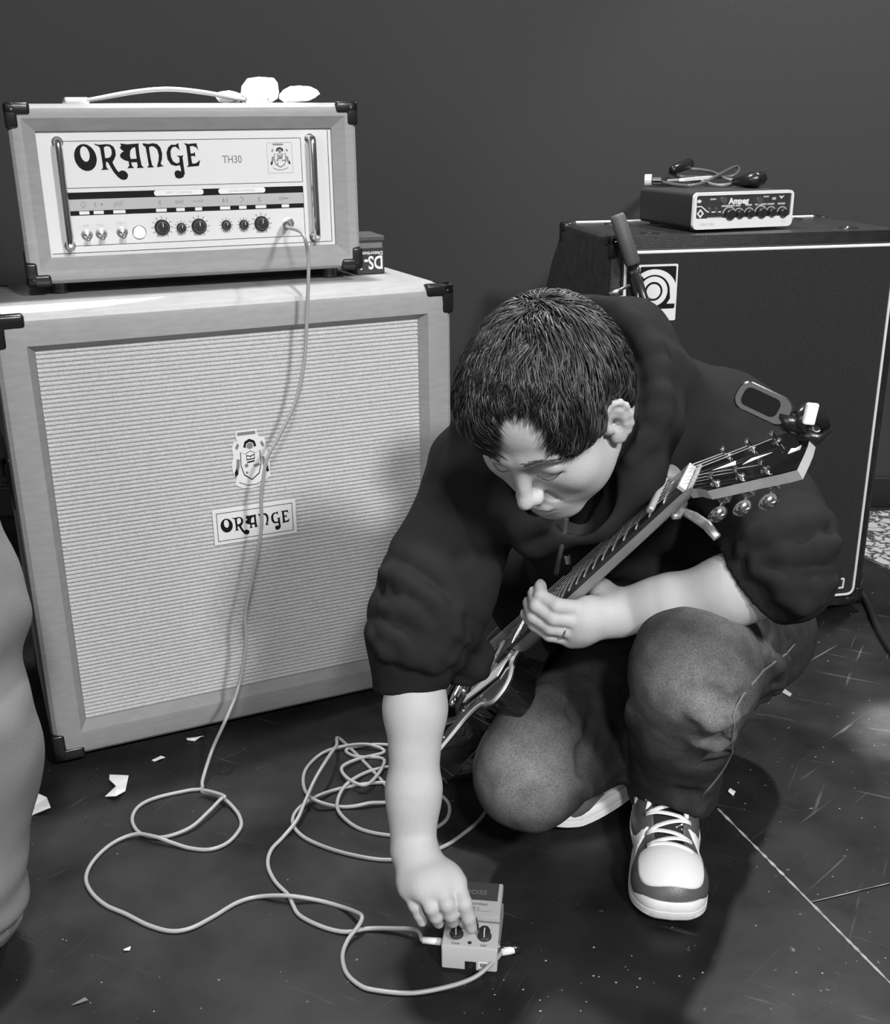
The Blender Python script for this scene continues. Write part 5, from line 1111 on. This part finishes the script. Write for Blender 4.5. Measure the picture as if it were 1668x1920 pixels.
def px_folds(b, base, L_, r, k, op='u', depth=.004):
    for pts in L_:
        W = [shoot(base, x, y) for x, y in pts]; W = [w+ray(*p)*depth for w, p in zip(W, pts) if w is not None]
        segs = []
        for i in range(len(W)-1):
            if np.linalg.norm(W[i+1]-W[i]) < .09: n_ = len(W); f = lambda j: r*(.6+.4*math.sin(PI*(j+.6)/(n_+.2))); segs.append((W[i], W[i+1], f(i), f(i+1)))
        if not segs: continue
        def fn(P, segs=tuple(segs)):
            out = None
            for a, c, ra, rb in segs:
                ab = c-a; q = P-a; h = np.clip((q@ab)/(ab@ab+1e-12), 0, 1); d = np.linalg.norm(q-h[..., None]*ab, axis=-1)-(ra+(rb-ra)*h)
                if out is None: out = d
                else: hh = np.maximum(.01-np.abs(out-d), 0)/.01; out = np.minimum(out, d)-hh*hh*.0025
            return out
        cc = np.mean([s[0] for s in segs]+[segs[-1][1]], 0); b.add(fn, cc, .1, k, op)
z4 = lambda L: [(600+x/4.8, 1050+y/4.8) for x, y in L]
z3 = lambda L: [(1150+x/3.707, 700+y/3.707) for x, y in L]
z8 = lambda L: [(780+x/3.208, 500+y/3.208) for x, y in L]
RID = [z4(L) for L in ([(640, 300), (760, 380), (900, 430), (1080, 510), (1190, 570)], [(590, 440), (700, 470), (850, 510), (1000, 580), (1150, 660), (1270, 730)], [(560, 560), (640, 640), (760, 700), (880, 760), (1000, 850), (1130, 900)], [(500, 700), (620, 790), (820, 850), (1000, 930)], [(780, 300), (900, 330), (1040, 400), (1200, 480)], [(620, 120), (760, 200), (880, 270)])]
RID += [z3(L) for L in ([(900, 1230), (1100, 1140), (1300, 1060), (1440, 1030)], [(1000, 1290), (1200, 1260), (1400, 1210), (1520, 1180)], [(1000, 1370), (1180, 1450), (1380, 1480), (1500, 1450)], [(1180, 1540), (1300, 1590), (1420, 1560)], [(1000, 1160), (1200, 1080), (1380, 1000)])]
GRV = [z4(L) for L in ([(600, 370), (740, 440), (850, 480), (1000, 540)], [(560, 500), (660, 560), (820, 620), (960, 700)], [(520, 640), (640, 720), (800, 780), (950, 880)], [(700, 600), (790, 680), (870, 740)], [(560, 870), (760, 880), (900, 930)])]
GRV += [z3(L) for L in ([(950, 1290), (1100, 1220), (1300, 1160), (1480, 1120)], [(900, 1310), (1050, 1370), (1200, 1400), (1400, 1400), (1520, 1370)], [(1100, 1480), (1250, 1530), (1400, 1520)], [(1060, 1170), (1250, 1100), (1380, 1060)])]
HRIM = [z8([(1080, 215), (1180, 250), (1330, 360), (1420, 500), (1465, 640), (1475, 780), (1455, 900), (1390, 1040), (1290, 1160)])]
HIN = [z8([(1200, 420), (1290, 540), (1340, 680), (1360, 820), (1330, 960), (1240, 1080)])]
def seg_t(P, a, b):
    ab = b-a; L = np.linalg.norm(ab); return ((P-a)@ab)/L, L
def folds(P):
    out = .0022*wob(P, 26, .4)+.0012*wob(P, 60, 2.)
    for a, b, t0, t1, A, W, tilt in ((SHL, ELL+(CUL-ELL)*.3, .13, .34, .005, .040, np.array([.3, .1, .3])), (SHR, CUR, .13, .30, .004, .036, np.array([-.7, .2, .3]))):
        t, L = seg_t(P, a, b); t = t+(P-a)@tilt*.35; w = np.clip((t-t0)/.05, 0, 1)*np.clip((L-.035-t)/.02+.0, 0, 1)*1.
        q = P-a; rr = np.linalg.norm(q-((q@nrm(b-a))[..., None])*nrm(b-a), axis=-1); w = w*np.clip((.17-rr)/.05, 0, 1)
        ph = 2*PI*t/W+3.0*wob(P, 12, 3.)+1.2*wob(P, 27, 5.)
        out = out-A*w*(np.abs(np.sin(ph/2))*1.5-.75)*(.75+.5*wob(P, 19, 7.))
    w = np.exp(-((P-WAI-np.array([-.05, -.12, 0]))**2).sum(-1)/.02); out = out-.006*w*np.sin((P[..., 2]*1.2+P[..., 0])*70+2*wob(P, 14, 1.))
    return out
hbase = Blob(); hbase.p = list(hd_.p)
px_folds(hd_, hbase, GRV, .011, .012, 's', -.006); px_folds(hd_, hbase, RID, .016, .009, 'u', .003)
px_folds(hd_, hbase, HIN, .018, .018, 's', -.005); px_folds(hd_, hbase, HRIM, .017, .012, 'u', .0)
hd_.disp = folds
# cuffs: cut the sleeve ends, hem at the waist
cutL, cutR = CUL+(CUL-ELL)*.35, CUR+np.array([0, 0, 0.])
tL = nrm(atd(1472, 1162, 1.42)-atd(1377, 1058, 1.42)); nL = nrm(WRL-ELL); nL = nrm(nL-tL*(nL@tL)); cutL = atd(1424, 1108, 1.42); nR = nrm(WRR-ELR)
def hood_f(P, centers=None, hd=0.):
    d = Blob.__call__(hd_, P, centers, hd)
    for c, n, r in ((cutL, nrm(nL), .13), (cutR, nR, .12)):
        q = P-c; t = q@n; near = np.linalg.norm(q, axis=-1) < r
        d = np.where(near & (t > -.02), np.maximum(d, t), d)
    d = np.minimum(d, tors(P)-.014)
    # lower hem
    n = nrm(np.array([-.05, -.45, -1.])); t = (P-(PEL+np.array([0, -.10, -.035])))@n
    return np.where((P[..., 1] > 1.46) & (P[..., 0] > .10), np.maximum(d, t), d)
def hood_block(P, centers=None, hd=0.):
    if centers is None: return hood_f(P)
    return hood_f(P, centers, hd)
me = mesh_sdf(hood_block, (-.16, 1.14, .12), (.66, 1.92, .88), .0042, 'hooded_sweatshirt', True); to_local(me, PO); hoodie = link('hooded_sweatshirt', me, M_HOOD, prs, True, label='black hooded sweatshirt with pushed-up sleeves')
for c, n, r in ((cutR, nR, .059), (cutL, nrm(nL), .055)):
    pass
# drawstring with aglet, seen below the chin
dp = [atd(1062, 972, 1.352), atd(1058, 1000, 1.35), atd(1050, 1035, 1.36), atd(1042, 1075, 1.40)]
obj('drawstring', tube(B(), spline([tuple(p-PO) for p in dp], 5), .0032, 8), mat('dark_cord', .035, .8), hoodie, smooth=True)
a = atd(1062, 1040, 1.36)-PO; obj('cord_tip', tube(B(), [tuple(a), tuple(a+np.array([.002, 0, -.012]))], [.0045, .0035], 8), M_CHROME, hoodie)

# ---- jeans
jn = Blob()
jn.cap(PEL+SAX*.055, PEL-SAX*.055, .115, .115, .04)
jn.cap(HIPL, KNL+np.array([.0, .02, .0]), .108, .082, .04); jn.cap(HIPR, KNR, .092, .074, .04)
jn.cap(KNL, KNL+(ANL-KNL)*.45+np.array([0, .012, 0]), .080, .074, .03); jn.cap(KNL+(ANL-KNL)*.45+np.array([0, .012, 0]), ANL+np.array([0, .0, -.02]), .074, .070, .03)
jn.cap(KNR, KNR+np.array([.012, .02, .045]), .070, .066, .03); jn.cap(KNR, KNR+(ANR-KNR)*.5, .072, .066, .03); jn.cap(KNR+(ANR-KNR)*.5, ANR, .068, .060, .03)
def jfold(P):
    out = .0018*wob(P, 30, 1.1)+.0009*wob(P, 75, 3.)
    c = (KNL+HIPL)/2*.35+(KNL+ANL)/2*.65+np.array([.05, .04, 0]); w = np.exp(-((P-c)**2).sum(-1)/.009)
    out = out-.009*w*(1-np.abs(np.sin(((P-c)@np.array([.35, .15, 1.]))*75+1.6*wob(P, 14, 2)))*1.6)
    c = ANL+np.array([0, -.02, .05]); w = np.exp(-((P-c)**2).sum(-1)/.0035); out = out-.005*w*np.sin(P[..., 2]*150+2*wob(P, 20, 1.))
    c = HIPL*.55+KNL*.45+np.array([.08, 0, -.01]); w = np.exp(-((P-c)**2).sum(-1)/.008); out = out-.008*w*np.sin((P@np.array([.2, 1., .1]))*110+2*wob(P, 18, 1.))
    c = KNR+np.array([.03, .03, .08]); w = np.exp(-((P-c)**2).sum(-1)/.006); out = out-.005*w*np.sin((P@np.array([.6, .2, 1.]))*90+2*wob(P, 15, 1.))
    return out
z6 = lambda L: [(880+x/2.69, 1150+y/2.69) for x, y in L]
jbase = Blob(); jbase.p = list(jn.p)
px_folds(jn, jbase, [z6(L) for L in ([(1180, 400), (1240, 430), (1300, 470)], [(1160, 560), (1230, 580), (1330, 575)], [(1160, 690), (1240, 690), (1310, 680)], [(1200, 770), (1260, 760)], [(1060, 900), (1130, 930), (1170, 930)], [(640, 480), (610, 550), (598, 620), (585, 690), (575, 760), (565, 810), (560, 850)], [(1385, 430), (1400, 480)], [(1540, 200), (1580, 280), (1545, 340)], [(810, 500), (850, 510)], [(430, 400), (480, 440), (520, 520)])], .010, .012, 's', -.004)
px_folds(jn, jbase, [z6(L) for L in ([(1150, 500), (1220, 545), (1320, 520)], [(1160, 640), (1240, 650), (1310, 620)], [(1050, 950), (1150, 985), (1270, 1030)], [(1480, 200), (1540, 260), (1560, 330)], [(1430, 330), (1480, 400), (1470, 470)], [(545, 870), (590, 900), (610, 950)], [(830, 470), (815, 530)], [(300, 440), (380, 420), (450, 440)])], .013, .014, 'u', .004)
jn.disp = jfold
hemL = ANL+np.array([.0, -.0, -.036]); hemR = KNR+(ANR-KNR)*.62
def jeans_f(P, centers=None, hd=0.):
    d = Blob.__call__(jn, P, centers, hd)
    q = P-hemL; n = nrm(np.array([.0, .10, -1.])); d = np.where((np.linalg.norm(q, axis=-1) < .13), np.maximum(d, q@n), d)
    q = P-hemR; n = nrm(ANR-KNR+np.array([.10, 0, 0])); d = np.where((np.linalg.norm(q, axis=-1) < .12), np.maximum(d, q@n), d)
    return np.maximum(d, .002-P[..., 2])
me = mesh_sdf(jeans_f, (-.02, 1.10, -.01), (.66, 1.92, .52), .0042, 'jeans', True); to_local(me, PO)
def denim():
    m = bpy.data.materials.new('faded_denim'); m.use_nodes = True; nt = m.node_tree; b = nt.nodes['Principled BSDF']; N = nt.nodes.new; L = nt.links.new
    tc = N('ShaderNodeTexCoord'); prev = None
    for c, r in ((KNL+np.array([-.02, -.06, -.01]), .13), (KNL*.75+ANL*.25+np.array([-.02, -.07, 0]), .13), (KNL+np.array([.05, .06, .08]), .16), (KNR+np.array([-.02, -.05, .03]), .12)):
        c = c-PO; v = N('ShaderNodeVectorMath'); v.operation = 'DISTANCE'; L(tc.outputs['Object'], v.inputs[0]); v.inputs[1].default_value = tuple(c)
        mr = N('ShaderNodeMapRange'); mr.interpolation_type = 'SMOOTHSTEP'; mr.inputs[1].default_value = .02; mr.inputs[2].default_value = r; mr.inputs[3].default_value = 1; mr.inputs[4].default_value = 0; L(v.outputs['Value'], mr.inputs[0])
        if prev is None: prev = mr.outputs[0]
        else: q = N('ShaderNodeMath'); q.operation = 'MAXIMUM'; L(prev, q.inputs[0]); L(mr.outputs[0], q.inputs[1]); prev = q.outputs[0]
    n = N('ShaderNodeTexNoise'); n.inputs['Scale'].default_value = 420; n.inputs['Detail'].default_value = 3; L(tc.outputs['Object'], n.inputs['Vector'])
    n2 = N('ShaderNodeTexNoise'); n2.inputs['Scale'].default_value = 28; n2.inputs['Detail'].default_value = 5; L(tc.outputs['Object'], n2.inputs['Vector'])
    a = N('ShaderNodeMapRange'); a.inputs[3].default_value = .028; a.inputs[4].default_value = .155; L(prev, a.inputs[0])
    f = N('ShaderNodeMapRange'); f.inputs[1].default_value = .3; f.inputs[2].default_value = .7; f.inputs[3].default_value = .7; f.inputs[4].default_value = 1.3; L(n.outputs['Fac'], f.inputs[0])
    g = N('ShaderNodeMapRange'); g.inputs[1].default_value = .3; g.inputs[2].default_value = .7; g.inputs[3].default_value = .75; g.inputs[4].default_value = 1.25; L(n2.outputs['Fac'], g.inputs[0])
    m1 = N('ShaderNodeMath'); m1.operation = 'MULTIPLY'; L(f.outputs[0], m1.inputs[0]); L(g.outputs[0], m1.inputs[1]); m2 = N('ShaderNodeMath'); m2.operation = 'MULTIPLY'; L(m1.outputs[0], m2.inputs[0]); L(a.outputs[0], m2.inputs[1])
    L(m2.outputs[0], b.inputs['Base Color']); b.inputs['Roughness'].default_value = .9; b.inputs['Specular IOR Level'].default_value = .2
    bp = N('ShaderNodeBump'); bp.inputs['Strength'].default_value = .3; bp.inputs['Distance'].default_value = .001; L(n.outputs['Fac'], bp.inputs['Height']); L(bp.outputs[0], b.inputs['Normal']); return m
jeans = link('jeans', me, denim(), prs, True, label='dark jeans faded at the knees')
sj = [(880+x/2.69, 1150+y/2.69) for x, y in ((1640, 155), (1590, 210), (1540, 245), (1480, 290), (1430, 350), (1380, 410), (1345, 470), (1330, 520), (1335, 560), (1320, 640), (1325, 700), (1290, 770), (1250, 830), (1205, 885), (1165, 925))]
pp = [shoot(jeans_f, x, y) for x, y in sj]; pp = [p-PO for p in pp if p is not None]
if len(pp) > 3: obj('side_seam', tube(B(), [tuple(p) for p in pp], .0016, 6), mat('seam_thread', .15, .8), jeans, smooth=True)

# ---- sneakers
def shoe(O, yaw, pitch, roll, name_label, sidesgn):
    """local: x across, y towards the heel (toe at y=0), z up"""
    R_ = rot('z', yaw)@rot('x', pitch)@rot('y', roll); MW = np.eye(4); MW[:3, :3] = R_; MW[:3, 3] = O
    root = empty('sneaker', label=None); root.parent = prs; tag(root, label=name_label)
    root.matrix_world = Matrix(MW.tolist()); root.matrix_parent_inverse = Matrix.Identity(4)
    root.matrix_local = Matrix.Translation(-Vector(PO)) @ Matrix(MW.tolist()) @ Matrix.Diagonal((1.13, 1.03, 1.04, 1))
    SO = [(0, .0), (.026, .006), (.043, .030), (.050, .07), (.048, .12), (.040, .17), (.038, .22), (.036, .26), (.022, .288), (0, .294)]
    ol = SO+[(-x*(1.0 if y < .1 else .95), y) for x, y in SO[1:-1]][::-1]
    ol = [(p.x, p.y) for p in spline([(a, b, 0) for a, b in ol]+[(0, 0, 0)], 5)[:-1]]
    def lv(d, z): return [(float(p[0]), float(p[1]), z+max(0, .012*(1-p[1]/.05)) if p[1] < .05 else z) for p in inset(ol, d)]
    bm = B(); loft(bm, [lv(.004, 0), lv(.0, .004), lv(.0, .0135)]); obj('outsole', bm, M_SHOE_W, root, auto=40)
    bm = B(); loft(bm, [lv(.0012, .0130), lv(.0006, .0145), lv(.0006, .025), lv(.003, .029)]); obj('midsole', bm, M_SHOE_W, root, auto=40)
    u = Blob()
    u.ell((0, .050, .030), (.0455, .047, .040), k=.02); u.cap((0, .075, .036), (0, .15, .050), .040, .036, .03); u.cap((0, .15, .045), (0, .235, .050), .036, .034, .03)
    u.cap((0, .17, .070), (0, .235, .075), .034, .032, .03); u.cap((0, .185, .10), (0, .235, .10), .034, .034, .02); u.cap((-.01, .13, .068), (.01, .13, .068), .022, .022, .02)
    def up(P): return np.maximum(u(P), .022-P[..., 2]-np.clip(.012*(1-P[..., 1]/.05), 0, .012))
    def body_(P): return np.maximum(up(P), np.maximum(P[..., 2]-.112, -(np.maximum(np.linalg.norm((P-np.array([0, .215, .13]))/np.array([.027, .040, .05]), axis=-1)-1, -1)*.02)))
    tr_ = (-.062, -.01, .0), (.062, .30, .135)
    throat = lambda P: np.maximum(np.abs(P[..., 0])-.017-.004*np.clip((P[..., 1]-.08)/.1, 0, 1), np.maximum(.072-P[..., 1], P[..., 1]-.19))
    link('upper', mesh_sdf(lambda P: np.maximum(body_(P), -np.maximum(throat(P), .055-P[..., 2])), *tr_, .0024, 'upper'), M_SHOE_D, root, True, 'dark grey leather upper')
    link('tongue', mesh_sdf(lambda P: np.maximum(np.maximum(up(P)+.004, throat(P)-.002), np.maximum(.05-P[..., 2], .068-P[..., 1])), *tr_, .0024, 'tongue'), M_BLACKF, root, True)
    # white toe box, cuff panels, side stripe
    toe = lambda P: (np.abs(P[..., 0]/.041)**2.6+np.abs((P[..., 1]-.054)/.039)**2.6)**(1/2.6)-1
    link('toe_box', mesh_sdf(lambda P: np.maximum(np.maximum(up(P)-.0016, toe(P)*.03), np.maximum(.03-P[..., 2], P[..., 1]-.078)), *tr_, .0022, 'toe_box'), M_SHOE_W, root, True, 'white toe box')
    sw = [(.10, .035), (.125, .028), (.16, .038), (.215, .062), (.165, .050), (.135, .048), (.118, .062), (.112, .082), (.104, .066)]
    def poly(P, pts):
        x, z = P[..., 1], P[..., 2]; d = np.full(x.shape, 9.); ins = np.zeros(x.shape, bool); n = len(pts)
        for i in range(n):
            a = np.array(pts[i]); b = np.array(pts[(i+1) % n]); e = b-a; wx, wz = x-a[0], z-a[1]; t = np.clip((wx*e[0]+wz*e[1])/(e@e), 0, 1); d = np.minimum(d, np.hypot(wx-e[0]*t, wz-e[1]*t))
            c = ((a[1] > z) != (b[1] > z)) & (x < (b[0]-a[0])*(z-a[1])/(b[1]-a[1]+1e-12)+a[0]); ins ^= c
        return np.where(ins, -d, d)
    for s in (-1, 1):
        link('side_stripe', mesh_sdf(lambda P: np.maximum(np.maximum(up(P)-.0018, poly(P, sw)), .012-s*P[..., 0]), *tr_, .0022, 'side_stripe'), M_SHOE_W, root, True, 'white side stripe')
        link('collar_panel', mesh_sdf(lambda P: np.maximum(np.maximum(up(P)-.0016, np.maximum(np.abs(P[..., 1]-.19)-.022, np.abs(P[..., 2]-.095)-.016)), .010-s*P[..., 0]), *tr_, .0022, 'collar_panel'), M_SHOE_W, root, True, 'white collar panel')
    for i in range(9):
        y = .076+i*.0120; pts = []
        for x in np.linspace(-.028, .028, 9):
            yy = y+(.007 if i % 2 else -.005)*(x/.028); P = np.array([x, yy, .14]); 
            
            for _ in range(60):
                v = float(up(P[None, :])[0])
                if v < .0006: break
                P[2] -= v*.7
            pts.append((P[0], P[1], P[2]+.0015))
        obj('lace', tube(B(), pts, .0042, 8, flat=.42), M_LACE, root, smooth=True)
    for s in (-1, 1):
        P0 = [(s*.004, .150, .098), (s*.014, .140, .101), (s*.024, .130, .092), (s*.020, .120, .083), (s*.010, .112, .080)] if s > 0 else [(s*.002, .152, .098), (s*.012, .160, .104), (s*.022, .150, .100), (s*.026, .138, .088)]
        obj('lace_end', tube(B(), spline(P0, 4), .0036, 8, flat=.5), M_LACE, root, smooth=True)
    return root
shoe(np.array([.309, 1.224, .0]), -.12, 0, 0, 'left sneaker planted flat, toe to the camera', 1)
shoe(np.array([.140, 1.462, .004]), -1.05, .13, 0, 'right sneaker bent on its toes behind the low knee', -1)
# ---------------------------------------------------------------- person standing at the left edge
SP = np.array([-.80, 1.36, 0.])
p2 = empty('person', SP, label='person standing at the left edge of the picture, only a pale trouser leg showing', cat='person')
tb = Blob()
A1 = atd(16, 1752, 1.46); K1 = atd(44, 1400, 1.50); T1 = K1+np.array([-.10, .06, .40])
A1 = np.array([A1[0]-.045, A1[1], .09]); K1 = np.array([K1[0]-.06, K1[1], .47]); T1 = np.array([K1[0]-.10, K1[1]+.05, .90])
A2 = A1+np.array([-.16, .16, 0]); K2 = np.array([A2[0], A2[1]-.03, .48]); T2 = T1+np.array([-.14, .05, 0])
tb.cap(T1, T2, .13, .13, .05)
for a, k, t in ((A1, K1, T1), (A2, K2, T2)): tb.cap(t, k, .105, .083, .04); tb.cap(k, a, .083, .074, .04)
def tf(P): 
    return .008*np.exp(-((P[..., 2]-.062-.12*(P[..., 0]-A1[0]))/.006)**2)+.003*wob(P, 14, 1.)+.0018*wob(P, 40, 2.)-.003*np.exp(-((P[..., 2]-.42)/.09)**2)*np.sin(P[..., 2]*75+3*wob(P, 9, 1))-.003*np.exp(-((P[..., 2]-.10)/.06)**2)*np.sin(P[..., 2]*95+2*wob(P, 12, 1))
tb.ell(A1+(K1-A1)*.55+np.array([.018, -.01, -.02]), (.085, .085, .11), None, .04); tb.disp = tf
def trf(P, centers=None, hd=0.): return np.maximum(Blob.__call__(tb, P, centers, hd), .018-P[..., 2])
me = mesh_sdf(trf, (-1.30, 1.05, 0), (-.45, 1.75, 1.08), .007, 'trousers', True); to_local(me, SP); link('trousers', me, M_KHAKI, p2, True, 'pale cotton trousers')
b2 = Blob(); TC = (T1+T2)/2; CH2 = TC+np.array([-.02, .02, .42]); NK = CH2+np.array([0, 0, .16]); hc = NK+np.array([0, -.02, .17]); RF = np.array([[-1., 0, 0], [0, -1, 0], [0, 0, 1]])
head_shape(b2, lambda x, y, z: hc+RF@np.array([x, y, z]), RF)
b2.cap(hc+np.array([0, .03, -.04]), NK, .055, .06, .03)
b2.cap(TC, CH2, .12, .14, .05)
arms = []
for s in (-1, 1):
    sh = CH2+np.array([s*.17, 0, .06]); el = sh+np.array([s*.05, .02, -.28]); wr = el+np.array([s*.0, -.08, -.24]); arms.append((sh, el, wr)); b2.chain([sh, el], [.055, .045], .04); b2.chain([el, wr], [.042, .027], .02)
    m4 = [wr+np.array([0, -.02+.018*(1.5-i), -.085]) for i in range(4)]; j4 = [[m+np.array([-s*.006, 0, -.035]), m+np.array([-s*.014, 0, -.058]), m+np.array([-s*.022, 0, -.074])] for m in m4]
    hand(b2, wr, m4, j4, [.009, .0095, .009, .008], .017, ([wr+np.array([0, -.01, -.02]), wr+np.array([-s*.01, -.04, -.055]), wr+np.array([-s*.012, -.05, -.09])], [.016, .012, .009]))
me = mesh_sdf(b2, (-1.45, 1.05, .5), (-.35, 1.80, 1.95), .0065, 'body', True); to_local(me, SP); link('body', me, M_SKIN, p2, True)
s2 = Blob(); s2.cap(TC+np.array([.06, 0, .02]), CH2+np.array([.05, 0, .02]), .135, .15, .05); s2.cap(TC-np.array([.06, 0, -.02]), CH2-np.array([.05, 0, -.02]), .135, .15, .05)
for sh, el, wr in arms: s2.cap(sh, el, .072, .06, .05); s2.cap(CH2+np.array([0, 0, .09]), sh, .08, .07, .05)
s2.disp = lambda P: .003*wob(P, 12, 1.)
me = mesh_sdf(s2, (-1.45, 1.05, .85), (-.35, 1.80, 1.7), .008, 'shirt', True); to_local(me, SP); link('shirt', me, mat('grey_shirt', .12, .9), p2, True)
hq = Blob(); hq.ell(hc+RF@np.array([0, -.014, .052]), (.088, .106, .094), RF, .01)
me = mesh_sdf(lambda P: np.maximum(hq(P), np.interp(((P-hc)@RF)[..., 1], ZL[0], ZL[1])-((P-hc)@RF)[..., 2]), hc-.15, hc+.18, .005, 'hair'); to_local(me, SP); link('hair', me, M_HAIR, p2, True)
for A in (A1, A2):
    u = Blob(); u.cap((A[0], A[1]-.14, .035), (A[0], A[1]+.02, .045), .035, .04, .02); u.cap((A[0], A[1]-.02, .06), (A[0], A[1]+.01, .09), .04, .045, .02)
    me = mesh_sdf(lambda P: np.maximum(u(P), .018-P[..., 2]), (A[0]-.07, A[1]-.2, 0), (A[0]+.07, A[1]+.09, .16), .004, 'shoe'); to_local(me, SP); sh_ = link('shoe', me, M_BLACKF, p2, True)
    bm = B(); loft(bm, [[(A[0]-SP[0]+x*.041, A[1]-SP[1]-.06+y*.12, z) for x, y in [(math.cos(t), math.sin(t)) for t in np.linspace(0, 2*PI, 25)[:-1]]] for z in (0, .02)]); obj('shoe_sole', bm, M_BPLAS, sh_)
